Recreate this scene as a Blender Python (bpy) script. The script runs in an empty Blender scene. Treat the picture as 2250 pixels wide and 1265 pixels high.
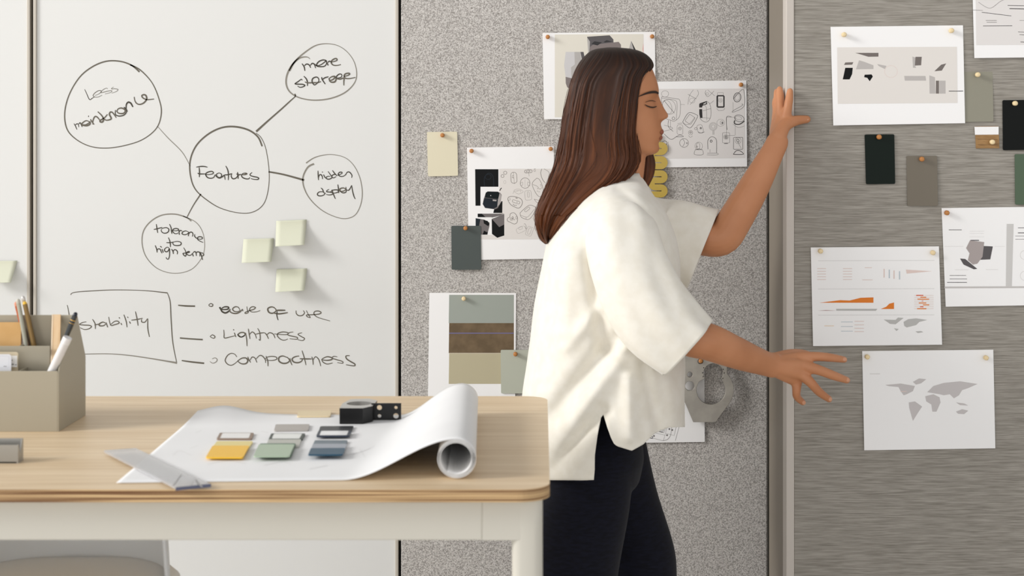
import bpy, bmesh, math, random
from mathutils import Vector, Matrix, noise
R = random.Random(7)
C = bpy.context.scene.collection
PI = math.pi
# ---------------------------------------------------------------- camera numbers
F = 3482.0; CX = 1187.0; CY = 300.0; H = 1.468
YB = 3.94          # face of the wall boards
YP = 3.46          # face of the sliding pin board
ZT = 0.972         # table top

def P(px, py, Y):
    return Vector(((px - CX) * Y / F, Y, H - (py - CY) * Y / F))
def T(px, py, z=ZT):                      # a point of a horizontal plane
    Y = F * (H - z) / (py - CY)
    return Vector(((px - CX) * Y / F, Y, z))

# ---------------------------------------------------------------- materials
def srgb(c):
    return tuple(((v / 255.0) / 12.92 if v / 255.0 <= 0.04045 else ((v / 255.0 + 0.055) / 1.055) ** 2.4) for v in c) + (1,)
MATS = {}
def mat(name, c, rough=0.6, metal=0.0, coat=0.0, spec=0.5, sheen=0.0, sss=0.0, alpha=None):
    if name in MATS: return MATS[name]
    m = bpy.data.materials.new(name); m.use_nodes = True
    b = m.node_tree.nodes['Principled BSDF']
    b.inputs['Base Color'].default_value = srgb(c)
    b.inputs['Roughness'].default_value = rough
    b.inputs['Metallic'].default_value = metal
    b.inputs['Coat Weight'].default_value = coat
    b.inputs['Specular IOR Level'].default_value = spec
    b.inputs['Sheen Weight'].default_value = sheen
    if sss:
        b.inputs['Subsurface Weight'].default_value = sss
        b.inputs['Subsurface Radius'].default_value = (0.01, 0.004, 0.002)
    MATS[name] = m
    return m
def nodes_of(m):
    return m.node_tree.nodes, m.node_tree.links, m.node_tree.nodes['Principled BSDF']
def noise_mix(name, c1, c2, scale, rough=0.6, mapscale=(1, 1, 1), detail=3, lo=0.35, hi=0.65, coord='Object', bump=0.0, **kw):
    if name in MATS: return MATS[name]
    m = mat(name, c1, rough, **kw)
    n, l, b = nodes_of(m)
    tc = n.new('ShaderNodeTexCoord'); mp = n.new('ShaderNodeMapping'); tx = n.new('ShaderNodeTexNoise'); cr = n.new('ShaderNodeValToRGB')
    mp.inputs['Scale'].default_value = mapscale
    tx.inputs['Scale'].default_value = scale; tx.inputs['Detail'].default_value = detail
    cr.color_ramp.elements[0].position = lo; cr.color_ramp.elements[1].position = hi
    cr.color_ramp.elements[0].color = srgb(c1); cr.color_ramp.elements[1].color = srgb(c2)
    l.new(tc.outputs[coord], mp.inputs['Vector']); l.new(mp.outputs['Vector'], tx.inputs['Vector'])
    l.new(tx.outputs['Fac'], cr.inputs['Fac']); l.new(cr.outputs['Color'], b.inputs['Base Color'])
    if bump:
        bp = n.new('ShaderNodeBump'); bp.inputs['Strength'].default_value = bump; bp.inputs['Distance'].default_value = 0.001
        l.new(tx.outputs['Fac'], bp.inputs['Height']); l.new(bp.outputs['Normal'], b.inputs['Normal'])
    return m
def weave_material(name, dark, light, period, streak=False):
    m = mat(name, light, 0.95, spec=0.1)
    n, l, b = nodes_of(m)
    tc = n.new('ShaderNodeTexCoord'); sp = n.new('ShaderNodeSeparateXYZ'); l.new(tc.outputs['Object'], sp.inputs[0])
    def math_(op, a, bb=None):
        q = n.new('ShaderNodeMath'); q.operation = op
        for i, v in enumerate((a, bb)):
            if v is None: continue
            if isinstance(v, (int, float)): q.inputs[i].default_value = v
            else: l.new(v, q.inputs[i])
        return q.outputs[0]
    k = 2 * PI / period
    ns = n.new('ShaderNodeTexNoise'); mp = n.new('ShaderNodeMapping'); l.new(tc.outputs['Object'], mp.inputs['Vector']); l.new(mp.outputs['Vector'], ns.inputs['Vector'])
    if streak:
        mp.inputs['Scale'].default_value = (22, 1, 560); ns.inputs['Scale'].default_value = 1.0; ns.inputs['Detail'].default_value = 3
        f = ns.outputs['Fac']; lo, hi = 0.30, 0.70
    else:
        mp.inputs['Scale'].default_value = (360, 360, 360); ns.inputs['Scale'].default_value = 1.0; ns.inputs['Detail'].default_value = 1
        sx = math_('SINE', math_('MULTIPLY', sp.outputs['X'], k)); sz = math_('SINE', math_('MULTIPLY', sp.outputs['Z'], k))
        w = math_('MULTIPLY', sx, sz)
        f = math_('ADD', math_('MULTIPLY', w, 0.20), ns.outputs['Fac']); lo, hi = 0.27, 0.68
    cr = n.new('ShaderNodeValToRGB')
    cr.color_ramp.elements[0].position = lo; cr.color_ramp.elements[1].position = hi
    cr.color_ramp.elements[0].color = srgb(dark); cr.color_ramp.elements[1].color = srgb(light)
    l.new(f, cr.inputs['Fac']); l.new(cr.outputs['Color'], b.inputs['Base Color'])
    bp = n.new('ShaderNodeBump'); bp.inputs['Strength'].default_value = 0.3; bp.inputs['Distance'].default_value = 0.001
    l.new(f, bp.inputs['Height']); l.new(bp.outputs['Normal'], b.inputs['Normal'])
    return m

M_white = mat('board enamel', (220, 220, 218), 0.25, spec=0.35)
M_alu = mat('warm aluminium', (190, 183, 172), 0.45, metal=0.2)
M_black = mat('black gap', (14, 13, 10), 0.8)
M_felt = weave_material('grey felt weave', (131, 126, 122), (214, 210, 206), 0.0037)
M_felt2 = weave_material('grey woven fabric', (131, 126, 118), (168, 163, 155), 0.004, True)
M_paper = mat('paper', (246, 245, 245), 0.75, spec=0.2)
M_tpaper = noise_mix('drawing paper', (240, 240, 240), (244, 244, 244), 6, 0.7)
M_wall = noise_mix('wall paint', (190, 188, 183), (196, 194, 189), 20, 0.9)
M_floor = noise_mix('concrete floor', (222, 219, 213), (232, 229, 223), 4, 0.6)
M_pinw = noise_mix('brown wood', (168, 104, 48), (196, 136, 74), 300, 0.45)
M_pinp = noise_mix('pale wood', (226, 200, 152), (240, 220, 178), 300, 0.45)
M_steel = mat('steel needle', (200, 200, 205), 0.25, metal=1)
M_ink = [mat('marker ink dark', (58, 53, 42), 0.5), mat('marker ink', (96, 90, 78), 0.5), mat('marker ink thin', (134, 129, 119), 0.5), mat('marker ink faint', (172, 169, 161), 0.5)]
M_pen = [mat('pen line black', (45, 42, 42), 0.7), mat('pen line grey', (105, 100, 98), 0.7), mat('pencil line faint', (228, 227, 226), 0.8)]

# ---------------------------------------------------------------- object helpers
def obj(name, bm, m, parent=None, smooth=False):
    me = bpy.data.meshes.new(name)
    if isinstance(bm, bmesh.types.BMesh):
        bmesh.ops.recalc_face_normals(bm, faces=bm.faces)
        bm.to_mesh(me); bm.free()
    for q in (m if isinstance(m, (list, tuple)) else [m]): me.materials.append(q)
    if smooth:
        for p in me.polygons: p.use_smooth = True
    o = bpy.data.objects.new(name, me); C.objects.link(o)
    if parent is not None: o.parent = parent; o.matrix_parent_inverse = parent.matrix_basis.inverted()
    return o
def tag(o, label=None, cat=None, group=None, kind=None):
    if label: o['label'] = label
    if cat: o['category'] = cat
    if group: o['group'] = group
    if kind: o['kind'] = kind
    return o
def thing(name, loc, label, cat, group=None):
    o = bpy.data.objects.new(name, None); C.objects.link(o); o.location = loc; o.empty_display_size = 0.05
    return tag(o, label, cat, group)
def BM(): return bmesh.new()
def box(bm, a, b, bev=0.0, mi=0):
    t = bmesh.new()
    bmesh.ops.create_cube(t, size=1)
    a, b = Vector(a), Vector(b)
    for v in t.verts:
        v.co = Vector(((a[i] + b[i]) / 2 + v.co[i] * (b[i] - a[i])) for i in range(3))
    if bev: bmesh.ops.bevel(t, geom=t.edges[:] , offset=bev, segments=2, affect='EDGES', profile=0.5)
    for f in t.faces: f.material_index = mi
    merge(bm, t)
def merge(bm, t):
    me = bpy.data.meshes.new('tmp'); t.to_mesh(me); t.free(); bm.from_mesh(me); bpy.data.meshes.remove(me)
def prism(bm, pts, vec, mi=0, mi_side=None):
    """pts a planar loop of Vectors, extruded by vec"""
    vec = Vector(vec); n = len(pts)
    a = [bm.verts.new(p) for p in pts]; b = [bm.verts.new(Vector(p) + vec) for p in pts]
    f1 = bm.faces.new(a); f2 = bm.faces.new(b[::-1]); f1.material_index = f2.material_index = mi
    for i in range(n):
        f = bm.faces.new((a[i], b[i], b[(i + 1) % n], a[(i + 1) % n])); f.material_index = mi if mi_side is None else mi_side
def rloop(x0, y0, x1, y1, r, n=5):
    out = []
    for cx, cy, a0 in ((x1 - r, y1 - r, 0), (x0 + r, y1 - r, 90), (x0 + r, y0 + r, 180), (x1 - r, y0 + r, 270)):
        for i in range(n + 1):
            a = math.radians(a0 + 90 * i / n); out.append((cx + r * math.cos(a), cy + r * math.sin(a)))
    return out
def cat(pts, n=6, closed=False):
    """Catmull-Rom through tuples of any length"""
    if len(pts) < 3: return [tuple(p) for p in pts]
    q = [pts[-1]] + list(pts) + [pts[0], pts[1]] if closed else [pts[0]] + list(pts) + [pts[-1]]
    out = []
    for i in range(1, len(q) - 2):
        p0, p1, p2, p3 = q[i - 1], q[i], q[i + 1], q[i + 2]
        for k in range(n):
            t = k / n
            out.append(tuple(0.5 * (2 * b + (c - a) * t + (2 * a - 5 * b + 4 * c - d) * t * t + (3 * b - a - 3 * c + d) * t ** 3) for a, b, c, d in zip(p0, p1, p2, p3)))
    if not closed: out.append(tuple(pts[-1]))
    return out
def tube(bm, pts, rad, n=14, sub=5, flat=None, cap=True, mi=0, fdir=(0, 1, 0)):
    """lofted tube; rad per point; flat = (factor) squash along world direction fdir"""
    rr = [tuple(p) + (r,) + ((flat[i] if isinstance(flat, (list, tuple)) else (flat or 1.0)),) for i, (p, r) in enumerate(zip(pts, rad))]
    s = cat(rr, sub) if sub > 1 else rr
    fd = Vector(fdir); rings = []
    for i, q in enumerate(s):
        c = Vector(q[:3])
        a = Vector(s[max(0, i - 1)][:3]); b = Vector(s[min(len(s) - 1, i + 1)][:3])
        t = (b - a).normalized()
        v = (fd - t * fd.dot(t))
        if v.length < 1e-3: v = Vector((1, 0, 0)) - t * t.x
        v.normalize(); u = t.cross(v)
        rings.append([bm.verts.new(c + u * (q[3] * math.cos(2 * PI * k / n)) + v * (q[3] * q[4] * math.sin(2 * PI * k / n))) for k in range(n)])
    if cap:   # rounded ends
        for end, sgn in ((0, -1), (-1, 1)):
            q = s[end]; c = Vector(q[:3]); a = Vector(s[0][:3]) if end == 0 else Vector(s[-2][:3]); b = Vector(s[1][:3]) if end == 0 else Vector(s[-1][:3])
            t = (b - a).normalized() * sgn
            prev = rings[0] if end == 0 else rings[-1]
            for ang in (30, 60, 80):
                cs, sn = math.cos(math.radians(ang)), math.sin(math.radians(ang))
                ring = [bm.verts.new(c + (v.co - c) * cs + t * q[3] * sn) for v in (rings[0] if end == 0 else rings[-1])]
                for k in range(n):
                    f = bm.faces.new((prev[k], prev[(k + 1) % n], ring[(k + 1) % n], ring[k])); f.material_index = mi
                prev = ring
            f = bm.faces.new(prev); f.material_index = mi
    for i in range(len(rings) - 1):
        for k in range(n):
            f = bm.faces.new((rings[i][k], rings[i][(k + 1) % n], rings[i + 1][(k + 1) % n], rings[i + 1][k])); f.material_index = mi
    return rings
def flat_shape(loops, thick, bevel=0.0):
    """filled 2D outline with holes -> mesh in the XZ plane, thickness along Y (centred)"""
    cu = bpy.data.curves.new('tmpc', 'CURVE'); cu.dimensions = '2D'; cu.fill_mode = 'BOTH'; cu.extrude = thick / 2
    if bevel: cu.bevel_depth = bevel; cu.bevel_resolution = 2; cu.offset = -bevel
    for lp in loops:
        sp = cu.splines.new('POLY'); sp.points.add(len(lp) - 1)
        for i, (x, y) in enumerate(lp): sp.points[i].co = (x, y, 0, 1)
        sp.use_cyclic_u = True
    o = bpy.data.objects.new('tmpc', cu); C.objects.link(o)
    bpy.context.view_layer.update()
    me = bpy.data.meshes.new_from_object(o.evaluated_get(bpy.context.evaluated_depsgraph_get()))
    bm = bmesh.new(); bm.from_mesh(me)
    for v in bm.verts: v.co = Vector((v.co.x, -v.co.z, v.co.y))
    bpy.data.objects.remove(o); bpy.data.curves.remove(cu); bpy.data.meshes.remove(me)
    return bm

# ---------------------------------------------------------------- ink on a surface
class Ink:
    def __init__(s, surf): s.bm = BM(); s.f = surf; s.k = 0
    def ribbon(s, pts, w, mi=0, closed=False, sub=6, taper=False):
        q = cat(pts, sub, closed); n = len(q)
        if n < 2: return
        s.k = (s.k + 1) % 7; lift = 0.00003 * s.k
        L = []; Rr = []
        for i, (x, y) in enumerate(q):
            a = q[i - 1] if (i or closed) else q[0]; b = q[(i + 1) % n] if (i < n - 1 or closed) else q[-1]
            dx, dy = b[0] - a[0], b[1] - a[1]; d = math.hypot(dx, dy) or 1
            ww = w
            if isinstance(w, (tuple, list)):
                t = i / (n - 1) * (len(w) - 1); j = min(int(t), len(w) - 2); ww = w[j] + (w[j + 1] - w[j]) * (t - j)
            if taper: ww *= 0.55 + 0.45 * math.sin(PI * (i + .5) / n)
            nx, ny = -dy / d * ww / 2, dx / d * ww / 2
            L.append(s.bm.verts.new(s.f(x + nx, y + ny, lift))); Rr.append(s.bm.verts.new(s.f(x - nx, y - ny, lift)))
        for i in range(n - 1 + (1 if closed else 0)):
            j = (i + 1) % n
            f = s.bm.faces.new((L[i], L[j], Rr[j], Rr[i])); f.material_index = mi
    def poly(s, pts, mi=0, lift=0.0):
        f = s.bm.faces.new([s.bm.verts.new(s.f(x, y, lift)) for x, y in pts]); f.material_index = mi
    def ell(s, cx, cy, rx, ry=None, w=.7, mi=0, rot=0, a0=0, a1=360):
        ry = rx if ry is None else ry; c, sn = math.cos(math.radians(rot)), math.sin(math.radians(rot)); out = []
        nn = 18
        for k in range(nn if a1 - a0 >= 360 else nn + 1):
            a = math.radians(a0 + (a1 - a0) * k / nn); x, y = rx * math.cos(a), ry * math.sin(a)
            out.append((cx + x * c - y * sn, cy + x * sn + y * c))
        s.ribbon(out, w, mi, a1 - a0 >= 360, 2)
    def rrect(s, x0, y0, x1, y1, r=2, w=.7, mi=0, rot=0):
        cx, cy = (x0 + x1) / 2, (y0 + y1) / 2; c, sn = math.cos(math.radians(rot)), math.sin(math.radians(rot))
        s.ribbon([(cx + (x - cx) * c - (y - cy) * sn, cy + (x - cx) * sn + (y - cy) * c) for x, y in rloop(x0, y0, x1, y1, r, 3)], w, mi, True, 1)
    def lines(s, segs, w=.6, mi=0):
        for g in segs: s.ribbon(g, w, mi, False, 1)
    def done(s, name, mats, parent):
        me = bpy.data.meshes.new(name); s.bm.to_mesh(me); s.bm.free()
        for q in mats: me.materials.append(q)
        o = bpy.data.objects.new(name, me); C.objects.link(o)
        o.parent = parent; o.matrix_parent_inverse = parent.matrix_basis.inverted()
        return o

# ================================================================ SETTING
bm = BM(); box(bm, (-7, -3, -0.05), (7, 4.3, 0)); tag(obj('floor', bm, M_floor), kind='structure')
bm = BM(); box(bm, (-7, 4.02, 0), (7, 4.2, 3.2)); tag(obj('wall_back', bm, M_wall), kind='structure')
XB = lambda px: (px - CX) * YB / F
for i, (a, b) in enumerate(((65.5, 74), (875, 880.5))):
    bm = BM(); box(bm, (XB(a) - .02, 3.975, 0.0), (XB(b) + .02, 4.018, 2.5)); tag(obj('gap_shade_%d' % (i + 1), bm, M_black), kind='structure')  # black strips stand in for the shade in the gaps between boards

def whiteboard(x0, x1, label):
    t = thing('whiteboard', (XB((x0 + x1) / 2), YB, 0.05), label, 'whiteboard')
    bm = BM(); box(bm, (XB(x0) + .008, YB + .002, .06), (XB(x1) - .008, YB + .033, 2.44)); obj('writing_surface', bm, M_white, t)
    bm = BM()
    for a, b in ((XB(x0), XB(x0) + .008), (XB(x1) - .008, XB(x1))): box(bm, (a, YB - .003, .05), (b, YB + .034, 2.45), .0015)
    box(bm, (XB(x0), YB - .003, 2.44), (XB(x1), YB + .034, 2.455), .0015); box(bm, (XB(x0), YB - .003, .045), (XB(x1), YB + .034, .06), .0015)
    obj('frame', bm, M_alu, t)
    return t
wb1 = whiteboard(-760, 66.5, 'white glossy board cut off by the left edge of the photo')
wb2 = whiteboard(73.5, 875.5, 'wide whiteboard covered in a handwritten bubble diagram and list')
fb = thing('pin_board', (XB(1283), YB, 0.05), 'tall grey felt pin board on the wall behind the woman', 'pin board')
bm = BM(); box(bm, (XB(880.5), YB, .05), (XB(1687), YB + .035, 2.45), .004); obj('felt_panel', bm, M_felt, fb)
bm = BM(); box(bm, (XB(880.5) + .004, YB + .036, .06), (XB(1687) - .004, YB + .075, 2.44)); obj('backing_board', bm, M_black, fb)

XP = lambda px: (px - CX) * YP / F
sp = thing('sliding_pin_board', (XP(2200), YP + .14, 0), 'grey fabric pin board on a deep frame being pushed by the woman', 'pin board')
bm = BM(); box(bm, (XP(1745), YP, .06), (1.8, YP + .03, 2.50), .002); obj('fabric_panel', bm, M_felt2, sp)
M_frame = mat('pale lacquered frame', (196, 188, 180), 0.4)
M_side = mat('taupe lacquered side', (124, 115, 103), 0.45)
bm = BM()
box(bm, (XP(1727), YP - .002, .03), (XP(1745), YP + .045, 2.52), .002)
box(bm, (1.8, YP - .002, .03), (1.82, YP + .045, 2.52), .002)
box(bm, (XP(1745), YP - .002, 2.50), (1.8, YP + .045, 2.52), .002); box(bm, (XP(1745), YP - .002, .03), (1.8, YP + .045, .06), .002)
obj('frame', bm, M_frame, sp)
bm = BM(); box(bm, (XP(1727) + .002, YP + .045, .03), (1.818, YP + .27, 2.515), .002); obj('cabinet_body', bm, M_side, sp)
bm = BM(); box(bm, (XP(1727) + .03, YP + .02, 0), (1.79, YP + .25, .03)); obj('plinth', bm, M_black, sp)
# ================================================================ HANDWRITING (marker strokes on the whiteboard)
def wsurf(x, y, lift=0): 
    p = P(x, y, YB); p.y = YB + .0019 - .0004 - lift; return p
def W(part, ox, oy, s, strokes, w=2.2, mi=1, label=None):
    ik = Ink(wsurf)
    for st in strokes:
        if isinstance(st, str):            # the next word is a mark of its own
            ik.done(part, M_ink, wb2)['label'] = label
            ik = Ink(wsurf); label = st; continue
        ww, mm, tp = w, mi, True
        if isinstance(st, tuple): ww, mm, st = st; tp = not isinstance(ww, (list, tuple))
        ik.ribbon([(ox + a / s, oy + b / s) for a, b in zip(st[::2], st[1::2])], ww, mm, False, 6, tp)
    o = ik.done(part, M_ink, wb2)
    if label: o['label'] = label
Z1 = 1.977
W('drawn_bubble', 0, 0, Z1, [([3.4,3,3,2.4,2.6,2,2,2,2.4,2,3.4],1,[605,312,570,283,520,266,460,266,400,290,345,335,300,410,280,490,290,560,330,605,390,635,460,643,540,632,620,605,680,555,700,490,690,430,660,360,610,305,565,281])], label='drawn circle around the words Less maintenance')
W('drawn_bubble', 0, 0, Z1, [([3.2,4,3.5,3,2.2,1.6,1.6,1.4,1.4],1,[1138,635,1120,595,1080,565,1020,550,960,555,900,585,850,635,825,700,828,770,850,825,900,870,960,905,1040,925,1100,920,1145,885,1165,820,1168,740,1155,650,1135,600,1112,578])], label='drawn circle around the word Features')
W('drawn_bubble', 0, 0, Z1, [([3,2.6,2.4,1.8,1.4,1.2,1.2,1.6],2,[830,960,810,945,760,930,700,935,650,965,620,1010,618,1070,640,1125,690,1170,760,1187,830,1170,875,1120,888,1070,880,1010,850,965,795,938])], label='drawn circle around tolerance to high temp')
Z2 = 2.875
W('drawn_bubble', 380, 60, Z2, [([1,3,4,3.2,2.5,3,2,1.4,1.6,3,4],2,[865,200,850,188,820,188,790,200,750,240,720,300,715,360,740,410,800,445,890,460,990,450,1080,415,1140,360,1160,300,1145,220,1100,155,1040,115,970,103,900,115,830,160,770,215,735,275])], label='drawn circle around the words more storage')
W('drawn_bubble', 380, 60, Z2, [([4,3,2,1.6,1.6,1.8,1.4,1.4,2.6],2,[890,862,850,885,820,950,830,1020,870,1090,940,1155,1020,1195,1090,1208,1150,1185,1185,1120,1195,1040,1180,950,1140,870,1080,820,990,803,900,820,840,857])], label='drawn circle around the words hidden display')
W('connector_line', 0, 0, Z1, [(1.6,2,[683,548,730,600,790,660,826,722])])
W('connector_line', 0, 0, Z1, [([3,2.2,1.8],1,[872,842,840,890,812,942])])
W('connector_line', 380, 60, Z2, [([4.6,3.4,3,2.2,3],1,[525,658,600,590,680,520,740,465,772,435,768,420])])
W('connector_line', 380, 60, Z2, [([3.6,3.6,4.4],1,[603,912,700,930,828,965])])
W('handwriting', 130, 170, 9.375, [(1.5,0,[520,245,560,330,620,455,680,425,730,395]),(1.3,1,[730,370,800,345,860,300,850,270,800,275,730,320,695,370,720,400,790,405,880,365]),(1.1,1,[990,240,975,220,920,240,860,290,860,315,960,290,1060,270,1080,285,1040,315,935,340]),(1.1,1,[1115,195,1070,235,1140,232,1205,245,1180,285,1075,325]),
 'handwritten word maintenance',(1.8,0,[300,950,335,1010,360,1075]),(1.8,0,[320,990,350,960,385,960,400,1025]),(2.2,0,[400,960,430,935,470,1020]),(2.8,1,[640,930,560,890,490,925,460,970,540,975,620,930,640,915]),(3.4,1,[460,985,560,995,630,960,630,900]),(2.6,1,[640,860,665,905,715,970]),(1.6,0,[600,785,598,815]),
 (3,1,[690,970,690,900,720,820,760,805,810,850,840,900]),(3.6,1,[790,705,860,770,900,830,910,880,880,920,840,910,850,880,930,830,990,760]),(3.4,1,[920,850,960,880,1020,875,1065,855,1060,820,1030,760,1050,715,1090,720,1140,780,1170,830]),(2.6,0,[1155,670,1155,760,1200,790,1250,795,1320,780,1370,740,1390,690]),
 (3.4,1,[1180,700,1210,650,1270,630,1330,650,1360,690,1330,735,1270,745,1210,730,1180,690]),(3,0,[1330,610,1370,650,1400,705]),(3.6,0,[1375,660,1380,560,1420,510,1470,530,1500,580,1515,610]),
 (3.4,1,[1540,400,1560,490,1600,540,1660,555,1730,530,1780,480,1800,430,1780,370,1740,355,1700,375,1720,420,1790,455,1860,455,1950,445])], label='handwritten word Less')
W('handwriting', 420, 350, 12.5, [[135,215,250,195,350,195,445,215],[215,220,225,350,220,490],[175,375,230,400,390,400],[390,420,500,415,590,395,605,360,560,330,470,345,400,390,400,440,450,500,540,520,620,490,655,425,700,480],[760,370,700,400,690,440,730,490,790,500,830,460,820,400,760,370],[670,460,760,515,850,480,905,440,930,560],[945,180,1000,290,1020,420,1015,570],[910,425,1010,420,1120,390],[1110,400,1095,460,1130,525,1190,530,1250,490,1275,430],[1265,350,1285,430,1285,535],[1240,395,1290,425,1370,410],(3,1,[1380,415,1450,420,1520,400,1500,380,1430,380]),[1430,380,1380,430,1400,490,1480,530,1570,535,1610,495],[1670,360,1620,400,1620,440,1700,470,1800,490,1850,515,1830,550,1740,550,1635,530]], 2.5, 0, 'handwritten word Features')
W('handwriting', 320, 480, 12.65, [[290,155,310,280,330,400],[220,305,330,280,455,245],[430,290,500,260,580,255,640,300,620,370,560,405,480,400,430,350,430,300],[655,155,700,250,710,350,725,425],[740,330,830,340,910,320,900,290,830,275,760,300,745,360,800,415,860,420,905,395],[920,330,930,450],[925,370,960,330,1010,350],[1180,370,1110,345,1030,370,1005,420,1070,450,1150,430,1190,380],[1195,370,1180,490],[1195,430,1240,375,1290,390,1310,440,1290,500],[1365,435,1355,490,1400,540,1440,560],[1430,560,1520,575,1575,550,1555,515,1490,505,1440,530,1450,590,1530,640,1595,665],
 'handwritten word to',[625,525,665,620,680,720,685,795],[570,670,680,670,780,650],[760,655,870,635,960,655,985,700,950,740,860,752,780,735,750,690,760,655],
 'handwritten word high',[260,745,300,850,315,945],[310,890,350,840,400,860,430,930,450,965],[450,850,485,945],[400,770,440,800],[650,830,600,795,540,830,515,880,560,925,620,900,655,840,660,930,655,1050,620,1130,575,1110,565,1075],[710,850,750,900,765,985],[755,920,800,865,860,890,880,940,870,995],
 'handwritten word temp',[1050,810,1100,900,1120,1000,1100,1045,1060,1020,1035,970,1110,955,1210,930],[1130,950,1180,950,1215,930,1190,915,1140,940,1140,990,1200,1025,1260,1010,1300,960],[1290,960,1320,1050],[1310,960,1350,920,1390,940,1405,1040],[1400,960,1440,925,1500,950,1500,1055],[1510,925,1550,1050,1575,1150],[1530,950,1580,960,1610,1000,1590,1035,1550,1040]], 2.2, 0, 'handwritten word tolerance')
W('handwriting', 620, 110, 12.5, [[540,370,600,460,620,570],[610,430,660,385,730,400,780,485],[770,420,820,365,880,390,915,495],[890,380,950,430,1060,400,1160,330,1200,290,1120,270,1010,310,945,390,960,440,1060,455,1160,440,1210,380,1215,310,1190,270],[1205,290,1260,420],[1255,340,1290,305,1340,320],(3.2,1,[1340,330,1430,310,1500,280,1490,235,1430,240,1360,290,1345,350,1400,410,1500,420,1610,395]),
 'handwritten word storage',[545,830,520,800,440,860,350,925,450,935,560,940,620,970,560,1010,480,1020,420,985],[590,715,660,790,690,880,690,985],(3,1,[620,870,680,895,850,895,980,890,1060,860]),[980,890,1005,820,970,750,900,745,830,790,820,870,870,950,920,940,990,880],[1080,740,1100,810,1180,935],[1100,810,1170,760,1270,730],(3.4,1,[1270,800,1340,740,1420,720,1450,740,1400,800,1320,830,1280,790]),(3.6,1,[1280,830,1350,880,1440,870,1480,800,1460,760]),[1640,700,1620,660,1560,660,1500,710,1480,760,1540,770,1620,740,1640,690],(3,1,[1480,780,1580,800,1690,770,1690,870,1690,970]),(3.2,1,[1690,720,1790,700,1850,660,1830,635,1740,650,1700,700,1730,770,1850,780,2010,750])], 2.7, 0, 'handwritten word more')
W('handwriting', 680, 360, 14.06, [[260,210,265,350,275,500],[275,430,300,350,350,330,390,390,400,470],[385,245,408,258],[430,330,480,430],[570,230,640,330,690,410,640,460,560,470,500,430,560,385,640,385],[705,200,780,300,850,370],[850,370,800,330,740,330,690,370,700,420,760,425,820,390],[860,350,930,330,1000,290,990,255,930,260,885,310,920,370,1000,390,1080,360,1130,300],[1110,350,1150,270,1210,245,1270,290,1310,360,1295,430],
 'handwritten word display',[350,740,400,790,430,870,470,920],[440,880,380,860,290,870,240,930,270,980,370,985,450,950,490,890],[600,785,540,820,530,860,620,870,710,890,700,940,600,960,510,940],[690,795,730,920,795,1080],[650,870,690,820,790,800,870,810,890,860,820,890,730,905],[870,635,890,760,900,900],(3.2,1,[1130,790,1060,745,970,755,930,800,960,850,1040,840,1120,800]),[940,830,1000,885,1080,890,1130,850,1120,710],[1130,800,1200,815,1250,760,1300,660],[1300,660,1330,850,1370,1000,1410,1085]], 2.3, 0, 'handwritten word hidden')
W('drawn_box', 140, 630, 7.027, [([1.4,1.4,1.8,1.6,1.4,2.4],1,[105,125,120,100,200,80,400,65,700,50,1000,50,1300,62,1600,95]),(2.2,1,[1595,90,1640,230,1655,500,1680,850,1740,1170]),([4.4,3,2.2,2,1.6,1.6,1.6],2,[1745,1175,1600,1150,1300,1100,1000,1058,700,1035,350,1038,100,1045]),(1.8,1,[50,280,75,400,85,500,100,700,100,1045])], label='drawn box around the word Stability')
W('handwriting', 140, 630, 7.027, [[345,540,290,550,240,580,300,590,390,595,425,615,380,650,310,658,250,630],[440,500,480,570,485,650],[470,590,520,580,560,570],(2.8,1,[640,560,600,545,550,570,550,600,610,600,650,570]),[650,550,675,625],[690,465,720,590,780,585,850,560,830,530,780,535,725,580],[880,560,892,588],[850,472,862,488],[925,430,960,530,975,625],[1010,535,1028,568],[980,462,990,478],[1103,380,1130,500,1145,600],[1040,515,1120,505,1215,485],[1200,500,1200,540,1250,545,1290,490],[1295,490,1295,640,1320,775]], 2.2, 1, 'handwritten word stability')
W('handwriting', 440, 650, 7.5, [[135,150,170,125,205,145,190,172,155,170,135,150],'handwritten word ease',(4.2,0,[315,185,350,240]),(3.2,0,[340,220,400,225,455,215,460,185,400,180,350,205]),(3.6,0,[350,205,350,250,410,280,470,250,490,215]),(2.8,1,[480,220,500,270,580,290,650,265,690,220]),(2.4,1,[650,230,620,185,570,180,530,215,560,255,620,258,660,235]),[690,215,700,250],[765,175,775,240,790,270,750,290,735,275,800,245,880,220,905,190,860,178,820,200,810,235,850,265,930,260,985,240],
 'handwritten word of',(3.2,1,[1240,215,1200,185,1150,185,1110,215,1130,270,1190,285,1245,250,1240,215]),(3.6,1,[1250,237,1320,237,1400,237]),(3.2,1,[1215,285,1300,295,1440,275]),(2.2,0,[1265,250,1260,320,1280,400]),'handwritten word use',[1575,240,1580,290,1620,325,1680,320,1715,280,1695,240],[1745,240,1780,310,1810,355,1765,345,1750,315,1830,310,1950,300,1990,275,1950,250,1890,255,1870,290,1910,340,2000,375,2135,412]], 2.2, 1, 'small drawn bullet circle')
W('handwriting', 440, 710, 6.25, [[130,185,165,160,200,185,180,207,135,187],'handwritten word Lightness',[320,90,325,150,330,203,400,190,480,170],[465,130,487,190],[453,82,458,98],(2.6,1,[510,150,560,190,610,160,600,130,550,130,515,160,550,190,610,170]),[620,130,635,220,640,315],[657,75,670,150,680,215],[672,160,710,120,750,150,770,210],[785,70,815,130,820,230,800,220],[760,150,830,135,880,130],[880,130,910,160,935,215],[912,160,950,130,1000,150,1025,205],[1015,145,1100,155,1190,155,1200,130,1130,120,1065,140,1060,180,1110,225,1160,232,1200,215],[1275,120,1220,130,1200,160,1270,180,1330,195,1320,220,1225,212],[1395,130,1340,150,1380,180,1430,210,1400,238,1335,225]], 2.1, 1, 'small drawn bullet circle')
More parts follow.
